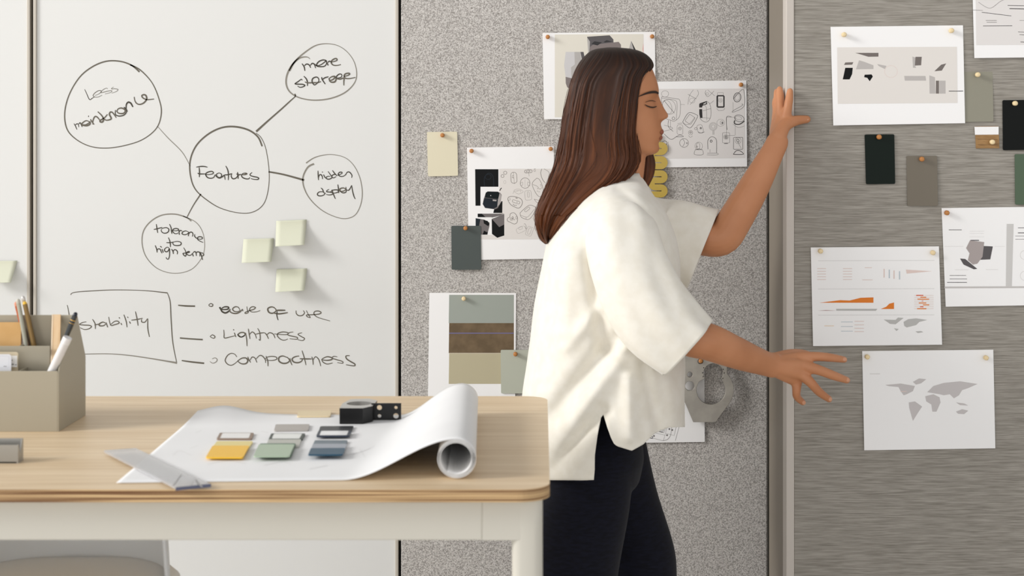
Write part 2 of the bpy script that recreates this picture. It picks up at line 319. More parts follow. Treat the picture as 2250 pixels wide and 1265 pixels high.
W('handwriting', 440, 710, 6.25, [(1.6,2,[160,490,200,475,230,500,210,535,165,548,130,525]),'handwritten word Compactness',[500,465,470,425,420,415,370,445,340,510,370,560,420,578,470,555,520,510],(3,1,[510,520,570,480,630,480,650,520,620,555,560,555,510,520]),[650,460,665,500,690,540],[680,510,710,465,750,480,775,540],[765,490,810,445,850,450,890,500,895,545],[900,450,925,520,927,590],[890,490,920,465,980,455,1040,465,1045,495,980,512,900,505],(3.2,1,[1190,470,1130,450,1080,470,1080,520,1130,550,1190,545,1225,510,1190,465]),[1230,480,1240,530,1258,575],(3,1,[1355,450,1300,460,1260,490,1280,530,1340,542,1390,520,1400,490]),[1395,375,1425,470,1450,575],(2.8,1,[1365,488,1450,490,1530,490]),[1530,460,1545,510,1548,570],[1545,510,1580,460,1620,490,1640,540,1652,590],(2.8,1,[1660,500,1730,510,1800,500,1805,475,1740,460,1670,490]),[1670,490,1680,530,1740,560,1815,545],[1880,460,1830,455,1810,480,1870,500,1950,525,1950,550,1880,540],(2.8,1,[2050,445,2000,450,2010,490,2070,530,2120,560,2110,585,2000,570])], 2.1, 1, 'small drawn bullet circle')
W('list_dash', 0, 0, 1, [([2.4,3.6,3.2],1,[391,670.5,408,672,428,672.5])]); W('list_dash', 0, 0, 1, [([3,3,3.2],1,[395,742.5,420,744.5,445,746])]); W('list_dash', 0, 0, 1, [([2.4,3.4,3.6],1,[399,792,420,795,448,798])])

# ================================================================ STICKY NOTES
M_note = mat('sage sticky note', (212, 213, 193), 0.8, spec=0.2)
def sticky(tl, tr, bl, br, label, lift=.03, Yb=YB):
    bm = BM(); n = 14; rows = []
    for j in range(n + 1):
        v = j / n; out = .0006 + lift * max(0, v - .12) ** 1.5
        row = []
        for i in range(7):
            u = i / 6
            x = (tl[0] * (1 - u) + tr[0] * u) * (1 - v) + (bl[0] * (1 - u) + br[0] * u) * v
            y = (tl[1] * (1 - u) + tr[1] * u) * (1 - v) + (bl[1] * (1 - u) + br[1] * u) * v
            row.append(bm.verts.new(P(x, y, Yb - out * (1 + .25 * u))))
        rows.append(row)
    for j in range(n):
        for i in range(6): bm.faces.new((rows[j][i], rows[j][i + 1], rows[j + 1][i + 1], rows[j + 1][i]))
    o = obj('sticky_note', bm, M_note, smooth=True)
    o.modifiers.new('s', 'SOLIDIFY').thickness = .0003
    return tag(o, label, 'sticky note')
sticky((607,485),(674,482),(605,541.5),(669,538), 'pale green sticky note, topmost of the three, under the hidden display bubble', .034)
sticky((535,525),(602,523),(531,577.5),(596,575), 'pale green sticky note, left one of the three beside the tolerance bubble', .036)
sticky((608,591),(675,589.5),(605,641.5),(669,638), 'pale green sticky note, lowest of three, above ease of use', .034)
sticky((-28,573),(38,572.5),(-34,621),(24,620.5), 'pale green sticky note alone on the board at the left photo edge', .036)

# ================================================================ PINNED THINGS
class Sheet:
    """thin sheet with its four corners given in the photo's frame, hanging a little off its board"""
    def __init__(s, name, tl, tr, bl, br, label, cat_, Yb, o0=.001, o1=.005, th=.0004, m=None, r=0, group=None):
        s.Yb, s.o0, s.o1 = Yb, o0, o1; s.y0 = (tl[1] + tr[1]) / 2; s.y1 = (bl[1] + br[1]) / 2
        bm = BM(); k = r
        if r:
            pts = []
            for c, a, b in ((tl, bl, tr), (tr, tl, br), (br, tr, bl), (bl, br, tl)):
                c, a, b = Vector(c), Vector(a), Vector(b); da = (a - c).normalized() * r; db = (b - c).normalized() * r
                for i in range(5):
                    t = i / 4; pts.append(c + da * (1 - t) ** 2 + db * t ** 2)
        else: pts = [Vector(q) for q in (tl, tr, br, bl)]
        prism(bm, [s.f0(q[0], q[1]) for q in pts], (0, th, 0))
        s.o = obj(name, bm, m or M_paper); tag(s.o, label, cat_, group)
    def off(s, y): return s.Yb - (s.o0 + (s.o1 - s.o0) * (y - s.y0) / (s.y1 - s.y0))
    def f0(s, x, y): return P(x, y, s.off(y))
    def surf(s, x, y, lift=0):
        p = P(x, y, s.off(y)); p.y -= .0002 + lift; return p
    def ink(s): return Ink(s.surf)
npin = [0]
pin_mesh = {}
def pin(px, py, Yb, pale, label, off=.002):
    key = 'p' if pale else 'b'
    if key not in pin_mesh:
        bm = BM()
        prof = [(0, -.0135), (.003, -.0137), (.0048, -.0128), (.0053, -.0115), (.0053, -.004), (.0046, -.0024), (.003, -.0018), (.0007, -.0016), (.0006, .012), (0, .014)]
        n = 20; prev = None
        for r, y in prof:
            ring = [bm.verts.new((r * math.cos(2 * PI * k / n), y, r * math.sin(2 * PI * k / n))) for k in range(n)] if r > 0 else [bm.verts.new((0, y, 0))]
            if prev:
                for k in range(n):
                    a = prev[k % len(prev)], prev[(k + 1) % len(prev)]; b = ring[k % len(ring)], ring[(k + 1) % len(ring)]
                    f = [a[0], a[1], b[1], b[0]]; u = []
                    for q in f:
                        if q not in u: u.append(q)
                    bm.faces.new(u)
            prev = ring
        o = obj('push_pin', bm, M_pinp if pale else M_pinw, smooth=True); pin_mesh[key] = o.data
    else:
        o = bpy.data.objects.new('push_pin', pin_mesh[key]); C.objects.link(o)
    o.location = P(px, py, Yb - .012); o.location.y = Yb - off
    tag(o, label, 'push pin', 'wooden push pins on the boards')
SW = dict(th=.0022, r=3.2)
def swatch(tl, tr, bl, br, c, label, Yb, rough=.35, o0=.003, o1=.004, name='colour_sample'):
    return Sheet(name, tl, tr, bl, br, label, 'colour sample', Yb, o0, o1, m=mat('sample ' + label[:24], c, rough, spec=.4 if sum(c) > 150 else .15), **SW)
# ---- wall board
swatch((938,290),(1004.5,289),(940.5,387.5),(1006.5,386), (222,214,188), 'cream plastic sample card pinned alone, left of the sketch sheet', YB)
pin(972,297,YB,0,'brown pin through the cream sample card')
s1 = Sheet('sketch_sheet', (1026,324), (1217,321), (1030,571), (1219,568), 'upright white sheet with black product photos and device sketches', 'sheet', YB)
pin(1036,331.5,YB,0,'brown pin at the top left corner of the upright sketch sheet'); pin(1210,327,YB,0,'brown pin beside the hair, upright sketch sheet top right corner')
k = s1.ink()
M_ph = [mat('print black', (10,12,14), .6, spec=.2), mat('print navy', (30,38,46), .6, spec=.2), mat('print dark teal', (8,20,22), .6, spec=.2), mat('print grey', (110,104,104), .5), mat('print light grey', (170,164,162), .5), mat('print backing', (226,221,217), .7), mat('print white', (240,239,238), .7)]
g = lambda L, ox=1030, oy=360, s=7.03: [(ox + a / s, oy + b / s) for a, b in zip(L[::2], L[1::2])]
def off_poly(k, L, mi, lf, **kw): k.poly(g(L, **kw), mi, lf)
off_poly(k,[470,75,1330,75,1330,1165,470,1165],5,.00002); off_poly(k,[190,1095,560,1095,560,1165,190,1165],5,.00003)
off_poly(k,[98,82,457,82,457,352,180,352,180,645,104,645],0,.00005)
k.ribbon(g([195,345,185,230,230,130,310,110,390,130,430,220,425,345]),2.2,1); k.ribbon(g([245,345,240,220,290,150,340,150,380,210,385,345]),1.4,1); k.ell(1030+300/7.03,360+200/7.03,6.5,5.5,1.2,1)
off_poly(k,[265,440,300,425,450,428,490,450,510,480,490,600,450,680,410,700,250,680,215,620,230,540],3,.00008)
off_poly(k,[290,425,450,430,480,460,465,545,250,520,262,450],2,.00012); off_poly(k,[245,525,465,548,440,660,380,695,260,680,215,620],1,.00013)
off_poly(k,[478,445,510,490,480,620,440,665,450,560],4,.00015); off_poly(k,[370,548,430,555,425,578,370,572],4,.00017); off_poly(k,[505,575,520,575,517,757,378,757,392,700,450,680],0,.00007)
k.ribbon(g([480,415,490,390,508,370]),1.6,0); off_poly(k,[335,482,345,482,345,495,335,495],6,.0002)
off_poly(k,[138,768,550,768,480,800,355,828,355,822,138,822],3,.00006); off_poly(k,[138,768,200,768,260,822,138,822],0,.00008)
off_poly(k,[355,850,548,775,548,1105,440,1140,358,1080],0,.0001); off_poly(k,[358,850,548,780,548,935,470,975],3,.00013)
off_poly(k,[106,838,240,860,320,905,318,960,285,1092,190,1092,106,1092],3,.00006); off_poly(k,[106,838,180,850,160,950,190,1092,106,1092],1,.0001); off_poly(k,[225,865,290,880,320,930,300,960,235,920],0,.00012); off_poly(k,[235,1030,295,1060,285,1092,215,1092],0,.00012)
# sketches
def at(x, y): return (1030 + x / 7.03, 360 + y / 7.03)
for (x, y, r) in ((563,137,25),(522,187,23)): k.ell(*at(x,y), r/7.03, None, .8, 7)
k.ell(*at(557,280),35/7.03,45/7.03,.5,8); k.ell(*at(557,280),18/7.03,25/7.03,.4,8)
k.rrect(*at(650,130),*at(742,298),5.5,.9,7,-3); k.ribbon(g([688,125,705,310]),.5,7)
for x,y in ((680,180),(690,215),(675,205)): k.ell(*at(x,y),.9,None,.5,7)
k.ribbon(g([850,75,835,130,870,180,930,188,1000,150,1040,110,1030,75,1000,80,975,100]),.8,7); k.rrect(*at(862,92),*at(978,138),3,1,7,-4); k.ell(*at(895,118),1,None,.8,7); k.ell(*at(940,110),1,None,.8,7); k.ribbon(g([915,75,932,188]),.5,7); k.ell(*at(1017,103),1.8,2.2,.5,7)
k.ell(*at(870,295),10.5,11.5,.8,7); k.rrect(*at(828,230),*at(912,360),5,.8,7); k.ribbon(g([800,300,830,280,830,330,800,330]),.5,7); k.ribbon(g([945,300,910,280,910,330,945,330]),.5,7); k.ribbon(g([870,235,870,360]),.4,8)
k.ribbon(g([1050,220,990,280,985,340,1030,440,1080,500,1130,500,1155,430,1130,320,1090,240,1050,220]),.8,7); k.ribbon(g([990,320,1050,340,1100,390,1130,360]),.6,7)
for x,y in ((1065,380),(1072,400),(1060,420),(1085,430),(1110,320),(1118,340)): k.ell(*at(x,y),.6,None,.5,7)
k.ribbon(g([1130,75,1110,140,1140,240,1180,290]),.9,7); k.ribbon(g([1160,75,1240,130,1230,200]),.6,7); k.ribbon(g([1110,130,1200,125]),.5,7)
k.ribbon(g([685,460,710,400,780,390,835,420,830,440,770,465,720,440,705,425,780,410]),.6,8); k.ribbon(g([740,420,800,410,800,440]),.5,8)
k.rrect(*at(868,412),*at(968,558),3.5,.6,8,-5); k.rrect(*at(905,430),*at(935,515),2,.6,8,-5)
k.ribbon(g([600,545,620,510,690,502,790,530,828,580,815,640,770,682,700,660,640,620,600,545]),1,7); k.rrect(*at(670,565),*at(790,605),2.6,.7,7,18)
for x,y in ((720,575),(745,590),(690,625),(705,640),(730,640),(745,530),(730,525)): k.ell(*at(x,y),.8,None,.6,7)
k.ell(*at(848,632),.8,None,.8,7); k.ribbon(g([605,560,640,555,630,520]),.6,7)
k.ribbon(g([790,760,850,700,930,640,1000,650,1040,690,990,790,930,855,870,850,810,820,790,760]),.9,7); k.ribbon(g([795,790,890,820,940,790,1010,700]),.6,7); k.rrect(*at(855,685),*at(950,720),2.2,.7,7,-40); k.ribbon(g([885,820,885,850]),.5,7)
k.ribbon(g([640,770,690,752,735,790,755,850,740,910,700,928,650,905,600,880,600,840,630,820,640,770]),.9,7); k.ribbon(g([600,840,640,850,640,890]),.7,7); k.ell(*at(660,850),3,3.4,.7,7)
for x,y in ((680,815),(690,835),(675,845),(700,860),(660,850),(690,870)): k.ell(*at(x,y),.7,None,.7,7)
k.ell(*at(735,830),1.6,3.4,.6,7)
k.rrect(*at(735,975),*at(880,1055),3.5,.5,8,-25); k.rrect(*at(770,970),*at(830,1010),2,.5,8,-25); k.ribbon(g([850,930,875,930,890,1005,860,960]),.6,7)
k.rrect(*at(890,970),*at(985,1110),3,.5,8,20); k.rrect(*at(918,985),*at(958,1090),2.5,.5,8,20); k.ribbon(g([860,1080,900,1110,895,1130]),.5,8); k.ribbon(g([1010,545,1060,600,1100,570,1010,545]),.7,7)
k.done('printed_sketches', M_ph + [mat('pen line print', (112,104,100), .7), mat('pen line print faint', (158,150,146), .7)], s1.o)
swatch((991.5,496),(1056.5,496),(992.5,592.5),(1057.5,592.5), (70,78,76), 'dark slate sample card overlapping the upright sketch sheet', YB, o0=.005, o1=.008)
pin(1023,501,YB,0,'brown pin through the dark slate sample card',.006)
s2 = Sheet('colour_sheet', (943.5,643), (1134,643.5), (940,890), (1132,890), 'white sheet printed with grey green, brown and beige colour blocks', 'sheet', YB)
k = s2.ink()
for (a, b, mi) in ((647.5, 709.5, 0), (709.5, 775.5, 1), (775.5, 843, 2)): k.poly([(987,a),(1129,a),(1129,b),(986,b)], mi, .00004)
k.poly([(987,730.5),(1129,730.5),(1129,733),(987,733)],3,.0001); k.poly([(987,775),(1129,775),(1129,776.5),(987,776.5)],4,.0001)
k.done('printed_blocks', [mat('print sage', (158,164,156), .7), noise_mix('print umber', (98,80,56), (116,96,70), 40, .7), mat('print olive beige', (186,177,148), .7), mat('print violet line', (110,104,140), .7), mat('print pale line', (205,195,175), .7)], s2.o)
pin(1019,656,YB,1,'pale pin on the green block of the colour sheet')
swatch((1100,768.5),(1168,768.5),(1101,864),(1169,864), (184,187,172), 'pale sage sample card at the corner of the colour block sheet', YB, o0=.006, o1=.008)
pin(1132.5,777.5,YB,0,'brown pin through the pale sage sample card',.006)
s3 = Sheet('photo_sheet', (1192,72.5), (1439,70), (1195.5,262), (1441,260), 'landscape white sheet with printed faceted vase, partly behind her head', 'sheet', YB)
pin(1203.5,81,YB,0,'brown pin at the top left of the vase print sheet'); pin(1433,80,YB,0,'brown pin at the top right of the vase print sheet')
k = s3.ink(); h3 = lambda L: g(L, 1180, 60, 6.022)
for L, mi, lf in (([235,95,1408,90,1408,1190,235,1190],0,.00002),([380,325,575,325,600,500,450,675,378,655,358,500],1,.00005),([495,325,575,325,590,500,500,490],2,.00008),([575,325,615,325,655,520,610,520],4,.00009),([378,655,450,672,530,672,540,760,440,810,400,795,380,740],3,.00008),([500,490,590,470,600,600,540,680,455,670,450,530],2,.0001),
   ([662,125,960,105,1010,160,1012,200,990,230,880,300,680,380,690,300],4,.00005),([662,130,700,190,690,380,680,380],2,.00008),([700,260,740,230,1080,192,1110,230,1110,290,900,290,700,400],3,.0001),([720,220,760,185,860,200,800,240],5,.00013),([880,195,920,170,1000,190,900,200],5,.00013),([1245,178,1215,290,1320,330],2,.00005),([1245,178,1290,330,1330,345],5,.00008),([1408,205,1395,290,1408,350],6,.00006)):
    k.poly(h3(L), mi, lf)
k.done('printed_photo', [mat('print ivory', (226,221,209), .7), mat('print vase', (205,203,204), .6), mat('print vase mid', (180,176,173), .6), mat('print vase base', (128,118,116), .6), mat('print gunmetal', (86,82,84), .5), mat('print near black', (34,33,35), .5), mat('print pink', (225,170,165), .7)], s3.o)
s4 = Sheet('sketch_sheet', (1394,180), (1640,176.5), (1397,368), (1641.5,366), 'landscape sheet of camera sketches pinned in front of her face', 'sheet', YB)
pin(1628.5,186,YB,0,'brown pin at the top right of the camera sketch sheet')
k = s4.ink(); A = lambda x, y: (1440 + x / 5.75, 160 + y / 5.75); G = lambda *L: g(L, 1440, 160, 5.75)
k.poly([(1397,195.5),(1636,194.5),(1637,347),(1399,349)],2,.00002)
rr = lambda x0,y0,x1,y1,r=3,w=.6,mi=1,rot=0: k.rrect(*A(x0,y0),*A(x1,y1),r,w,mi,rot)
el = lambda x,y,rx,ry=None,w=.6,mi=1,rot=0: k.ell(*A(x,y),rx/5.75,(ry or rx)/5.75,w,mi,rot)
k.ribbon(G(80,300,250,325,310,350,315,480,300,560,240,610,200,600,120,560,80,400,80,300),.8,1); k.ribbon(G(80,320,240,345,275,400,262,600),.7,1); el(170,430,85,95,.6,1,-20); el(150,430,55,90,.5,1,-20); el(122,265,45,40,.5); k.ribbon(G(110,350,240,510),.7,0); rr(280,370,302,440,1); el(228,575,16,19,.8,0); k.ribbon(G(320,400,370,402),.4)
k.ribbon(G(165,600,165,680,225,740),.8,0); k.ribbon(G(190,600,190,690),.5); k.ribbon(G(110,770,195,840,265,805),.8,0); k.ribbon(G(110,660,220,700,100,740),.5)
k.ribbon(G(370,345,440,220,575,210,580,260,450,435,400,400,370,345),.7); k.ribbon(G(410,270,520,330),.6); k.ribbon(G(480,215,430,290,410,400),.5); k.ribbon(G(530,215,540,280,440,400),.5); el(465,350,35,30,.4)
k.ribbon(G(345,620,420,505,520,530,530,560,450,690,390,670,345,620),.8); rr(395,535,480,640,2,.7,1,35); el(435,575,28,24,1,0); k.ribbon(G(350,640,420,650,500,560),.5)
k.poly(G(553,400,560,385,650,355,655,395,600,412,590,430,595,570,565,570,555,520),0,.0001); k.poly(G(605,392,640,372,645,382,610,402),2,.00015); k.poly(G(553,438,592,438,592,458,553,458),2,.00015)
k.ribbon(G(655,360,690,400,705,500,690,580,650,620,600,610,560,570),.7); k.ribbon(G(600,410,640,430,650,600),.5); k.ribbon(G(560,560,690,575),.5); k.ribbon(G(600,480,700,450),.5); k.ribbon(G(690,390,740,350),.4); k.ribbon(G(710,490,785,540),.5)
rr(785,290,865,430,2,2.6,0); rr(775,285,872,438,2.5,1,0); rr(785,250,860,282,1,.5); el(822,347,24,24,.5); el(822,347,10,10,.5); k.ribbon(G(775,450,800,475,860,470,875,445),.5); k.ribbon(G(835,480,838,510),.4)
k.ribbon(G(640,220,630,260,665,300,740,230),.6); k.ribbon(G(660,215,750,290),.5); el(655,265,18,14,.5)
k.ribbon(G(985,330,1090,215,1120,240,1120,420,990,495,980,480,1100,410,1090,390),.7); el(1035,310,45,58,1.2,0,10); el(1035,310,30,40,.5,1,10); k.ribbon(G(1010,270,1095,400),.9,0); k.ribbon(G(980,370,982,490),.4)
rr(900,560,1010,790,2,.5,1); k.ribbon(G(905,720,900,560,960,555),.9,0)
el(1060,575,62,42,.9,0,15); el(1050,570,40,22,.5,1,15); k.ribbon(G(1000,600,1000,640,1060,650,1125,610),2,0); el(1050,670,70,50,.8,0,10); k.ribbon(G(985,650,1050,690,1125,670),.5)
rr(275,655,348,780,4,.6); el(310,702,20,20,.6); el(310,702,9,9,.6); k.ribbon(G(265,805,310,785,355,805,265,808),.7); k.ribbon(G(280,640,340,635),.5)
k.ribbon(G(395,860,405,740,440,715,480,740,495,860,395,865),.6); el(445,755,26,28,.7); el(445,752,10,10,.9,0); k.ribbon(G(420,790,440,815,470,795),.5)
rr(530,655,600,760,4,.6,1,-15); el(573,698,9,9,1.2,0); el(510,705,16,14,.6); el(580,775,46,30,.8); k.ribbon(G(540,745,580,760,620,745),.8,0)
for r_ in (50, 38, 22): el(730,677,r_,r_,.5)
k.ribbon(G(728,730,728,780),.5); k.ribbon(G(740,730,740,780),.5); k.ribbon(G(700,715,730,730,765,712),1.1,0); el(825,630,48,45,.5); el(838,630,18,26,.6); el(845,632,6,8,1.2,0)
el(362,885,55,55,.8); k.ribbon(G(345,835,370,880,345,930),.6); el(398,887,6,8,.8); k.ribbon(G(318,930,305,1010,320,1033,410,1033,423,1010,410,930),.7)
el(548,925,48,50,.6); el(540,925,22,42,.6); el(525,932,8,8,.8); k.ribbon(G(500,975,548,960,598,975),1,0); k.ribbon(G(500,980,495,1030,598,1032,598,980),.6)
k.ribbon(G(665,965,662,860,700,810,745,815,772,860,772,1010),.8); k.ribbon(G(690,820,755,830,755,960,720,968,670,965),.6); el(705,862,12,14,1.2,0); k.ribbon(G(655,1015,780,1015,780,1035,650,1035),.6); k.ribbon(G(690,965,690,1005),.5)
rr(848,755,938,885,2,.6); el(892,810,28,28,.7); el(892,810,11,16,1.2,0); k.ribbon(G(840,905,948,905,948,935,840,940,840,905),.9,0); k.ribbon(G(870,892,915,892),1.2,0)
rr(988,815,1105,965,1.5,.9,0); el(1045,855,38,38,.6); el(1042,855,14,20,1,0,-20); k.ribbon(G(1040,870,1085,955),.5); k.ribbon(G(985,1028,1020,985,1070,985,1110,1028,985,1030),1.2,0); k.ribbon(G(1128,990,1128,1045),.8,0)
k.ribbon(G(165,870,165,1000),.5); el(118,885,30,25,1,0)
k.done('printed_sketches', M_pen[:2] + [mat('print pale grey', (226,222,220), .7)], s4.o)
# yellow wavy sample
bm = BM()
def wavy():
    # serpentine strip, its bends at px x 1425..1467, pitch 24.6 px, strip 18 px thick
    sc = YB / F; c = P(1446, 360, YB - .005); pts = []
    pitch = 15.5; n = 9; top = 427 - 8 * pitch
    L, Rx = 1439.5, 1452.6
    path = []
    # sample the path with semicircle bends
    out = []
    for i in range(n):
        y = top + i * pitch; d = 1 if i % 2 == 1 else -1
        xa, xb = (L, Rx) if d > 0 else (Rx, L)
        if i == n - 1: xb = 1425
        for t in range(5): out.append((xa + (xb - xa) * t / 4, y))
        if i < n - 1:
            for t in range(1, 8):
                a = -PI / 2 + PI * t / 8
                out.append((xb + d * math.cos(a) * pitch / 2, y + pitch / 2 + math.sin(a) * pitch / 2))
    return out
path = wavy(); w = 13.3; Lp, Rp = [], []
for i, (x, y) in enumerate(path):
    a = path[max(0, i - 1)]; b = path[min(len(path) - 1, i + 1)]; dx, dy = b[0] - a[0], b[1] - a[1]; d = math.hypot(dx, dy)
    Lp.append((x - dy / d * w / 2, y + dx / d * w / 2)); Rp.append((x + dy / d * w / 2, y - dx / d * w / 2))
for i in range(len(path) - 1):
    prism(bm, [P(*q, YB - .009) for q in (Lp[i], Lp[i + 1], Rp[i + 1], Rp[i])], (0, .004, 0))
bmesh.ops.remove_doubles(bm, verts=bm.verts, dist=1e-6)
seen = {}
for f in bm.faces: seen.setdefault(tuple(sorted(v.index for v in f.verts)), []).append(f)
bm.verts.index_update()
seen = {}
for f in bm.faces: seen.setdefault(tuple(sorted(v.index for v in f.verts)), []).append(f)
bmesh.ops.delete(bm, geom=[f for L_ in seen.values() if len(L_) > 1 for f in L_], context='FACES')
wv = obj('wavy_sample', bm, mat('mustard acrylic', (192,164,72), .3)); tag(wv, 'mustard yellow serpentine plastic piece hanging below her chin', 'material sample')
ik = Ink(lambda x, y, l=0: P(x, y, YB - .0094 - l))
for x in (1437, 1441, 1444.5, 1448): ik.ribbon([(x, 427.5), (x + 1.2, 430)], .6, 0)
ik.done('embossed_mark', [mat('embossing', (226,205,120), .4)], wv)
# technical drawing and machined plate
s5 = Sheet('technical_drawing', (1300,783), (1547.5,781), (1302,974), (1548.5,970.5), 'white sheet with a technical line drawing under the steel plate', 'sheet', YB)
k = s5.ink(); G6 = lambda *L: g(L, 1380, 840, 7.906)
def tk(w, mi, *L): k.ribbon(G6(*L), w, mi, False, 1)
tk(.9,0,440,770,415,810,600,862,620,800); tk(.7,1,400,815,620,875,650,790); tk(2,1,455,795,515,812); tk(.5,1,410,860,640,915,680,770); tk(.5,1,425,965,605,1010)
k.ribbon(G6(605,1010,680,990,730,930,750,850,755,760),.6,1); tk(1,0,375,800,345,850,340,900,370,905); tk(1.6,0,350,850,400,860,385,930,430,945,425,970,370,960); tk(2.4,0,330,935,355,940)
for x, y in ((450,928),(677,915),(718,808),(768,825)):
    k.poly(G6(x-18,y,x,y-18,x+18,y,x,y+18),1,.00005)
tk(.5,1,885,770,820,1010); tk(.5,1,835,770,800,920,660,885); tk(.4,1,640,915,610,1010); tk(.5,1,330,860,290,1010); tk(.5,1,270,800,340,820); tk(.5,1,250,960,330,975)
tk(.6,1,860,180,915,160); tk(.5,1,870,215,915,180); tk(.5,1,862,250,918,200); tk(.4,1,930,240,900,400); tk(.5,1,780,415,970,405); k.ribbon(G6(880,450,930,460,940,500,900,560),.5,1); tk(.5,1,860,540,985,530); tk(1.2,1,960,390,985,385); tk(1.2,1,900,570,925,575); tk(1.2,1,955,530,975,530); tk(.4,1,200,300,600,340); tk(.4,1,250,200,500,700)
k.poly(G6(430,770,600,800,590,850,420,805),2,.00003)
k.done('printed_drawing', M_pen[:2] + [mat('print pale blue grey', (222,223,228), .7)], s5.o)
sc = YB / F
def xz(px, py): p = P(px, py, YB - .02); return (p.x, p.z)
def circ(px, py, r, n=28, a0=0, a1=360): return [xz(px + r * math.cos(math.radians(a0 + (a1 - a0) * i / (n if a1 - a0 == 360 else n - 1))), py + r * math.sin(math.radians(a0 + (a1 - a0) * i / (n if a1 - a0 == 360 else n - 1)))) for i in range(n)]
outline = [xz(*q) for q in ((1497,775),(1600,775),(1597,800),(1597,820))] + [xz(*q) for q in cat([(1597,820),(1606,832),(1611.5,850),(1610,868),(1603,884)],5)] + [xz(*q) for q in ((1572,926.5),(1523,926.5),(1484,835),(1480,800))]
fig8 = circ(1567,819,21.5,20,-212,32) + circ(1562,856,32,30,-38,218)
holes = [fig8, circ(1515.5,822,6), circ(1515.5,847,10.5), circ(1538.5,793,6)] + [circ(*q, 1.3, 8) for q in ((1546,807),(1543.5,818),(1545,826.5),(1589,810.5),(1591,818.5),(1588,830.5))]
bm = flat_shape([outline] + holes, .009, .0006)
for v in bm.verts: v.co.y += YB - .020
mp_ = obj('machined_plate', bm, noise_mix('brushed steel', (158,153,145), (172,167,158), 30, .38, metal=.55)); tag(mp_, 'grey steel plate with a figure-eight cutout, pinned below her forearm', 'metal part')
pin(1538.5,791,YB,0,'brown pin seen through the small hole of the steel plate',.018)
# ---- sliding board: sheets and samples
a1 = Sheet('photo_sheet', (1825,59), (2116,55.5), (1831,275.5), (2120.5,270.5), 'white landscape sheet of small product pictures high on the sliding board', 'sheet', YP)
k = a1.ink(); g3 = lambda *L: g(L, 1820, 80, 7.258)
Q = [mat('print pale panel', (226,221,216), .7), mat('print black', (20,20,20), .5), mat('print grey brown', (112,104,100), .6), mat('print soft grey', (186,181,178), .7), mat('print light pink', (222,210,204), .7)]
for L, mi, lf in (((140,175,2050,165,2060,1060,150,1075),0,.00002),((430,262,800,262,800,322,640,325),2,.00005),((270,415,400,410,380,450,250,455),2,.00006),((270,500,390,500,380,600,340,685,230,685),1,.00005),((580,610,690,605,710,640,660,715,620,660,570,650),1,.00005),((490,380,560,400,720,460,720,520,440,525),3,.00004),((780,440,930,470,900,520,800,470),3,.00004),
   ((1390,325,1490,325,1480,460,1380,465),2,.00005),((1340,320,1400,340,1380,460,1400,500,1350,500),3,.00004),((1800,450,1880,430,1810,545,1690,555),2,.00005),((1210,630,1550,630,1560,705,1220,705),3,.00004),((1610,620,1700,650,1710,912,1615,912),3,.00004),((1715,705,1765,705,1765,912,1715,912),2,.00005),((1770,705,1870,705,1870,912,1770,912),3,.00004)):
    k.poly(g3(*L), mi, lf)
k.ell(*g3(1000,560)[0],14,13,1.5,4); k.ribbon(g3(1920,872,2040,872,2150,870),1.4,1)
k.done('printed_pictures', Q, a1.o)
pin(1855,76,YP,1,'pale pin at the top left of the product picture sheet'); pin(2091,67,YP,1,'pale pin at the top right of the product picture sheet')
a2 = Sheet('drawing_sheet', (2135,-90), (2425,-93), (2141,127.5), (2430,124), 'white sheet of thin line drawings cut by the top right corner', 'sheet', YP)
k = a2.ink(); k.poly([(2143,-60),(2400,-60),(2400,98),(2145,99)],2,.00002)
for L, w, mi in (((2157,27,2222,35),1.2,0),((2160,57,2224,56.5),1.2,0),((2214,12,2260,13),1.2,0),((2218,19,2260,20),1.6,0),((2166,45,2190,45),.9,1),((2168,49,2190,49),.9,1),((2165,80,2260,79),.7,1),((2136,22,2160,23),.8,1),((2237,70,2262,71),1,0),((2240,76,2262,77),1,0),((2242,92,2262,93),1.2,0),((2240,45,2262,45),.7,1)): k.ribbon([(L[0],L[1]),(L[2],L[3])],w,mi)
k.ribbon([(2150,5),(2175,18),(2200,2),(2230,-10)],.7,1); k.ribbon([(2170,60),(2185,78),(2215,70),(2228,90)],.6,1)
k.done('printed_lines', M_pen[:2] + [mat('print pale grey', (226,222,220), .7)], a2.o)
a3 = Sheet('report_sheet', (2069,457), (2358,453), (2078,673.5), (2362,669), 'white sheet with a purple grey faceted shape, at the right edge', 'sheet', YP)
k = a3.ink(); g5 = lambda *L: g(L, 2060, 450, 5.268)
for L, mi, lf in (((375,410,540,430,520,600,460,680,410,690,350,640,370,560,330,500),0,.00006),((530,475,640,480,610,630,490,635),1,.00004),((260,620,320,625,460,740,420,745,300,690),1,.00004),((380,405,480,405,480,415,385,415),1,.00008),((800,220,880,220,860,940,790,940),2,.00003),((80,945,1300,940,1300,960,80,965),3,.00004)): k.poly(g5(*L), mi, lf)
for x0, x1, y, w in ((130,280,289,1.6),(140,330,816,1.2),(140,340,856,1.2),(110,340,897,1.6),(930,1100,265,1.4),(930,1100,324,2),(900,1100,360,1),(900,1100,397,1),(80,300,480,.5),(660,780,480,.5),(200,360,750,.5),(560,700,748,.5),(370,540,305,.4),(370,540,330,.4),(370,540,370,.4)): k.ribbon(g5(x0,y,x1,y),w*.8,1 if w > .6 else 3)
k.ell(*g5(1010,580)[0],10,None,.5,3); k.ell(*g5(1010,820)[0],10,None,.5,3)
k.done('printed_shape', [mat('print mauve grey', (168,158,156), .7), mat('print charcoal', (84,80,82), .6), mat('print cool grey', (205,203,201), .7), mat('print line grey', (196,192,190), .7)], a3.o)
pin(2081,467.5,YP,0,'brown pin at the top left of the faceted shape sheet')
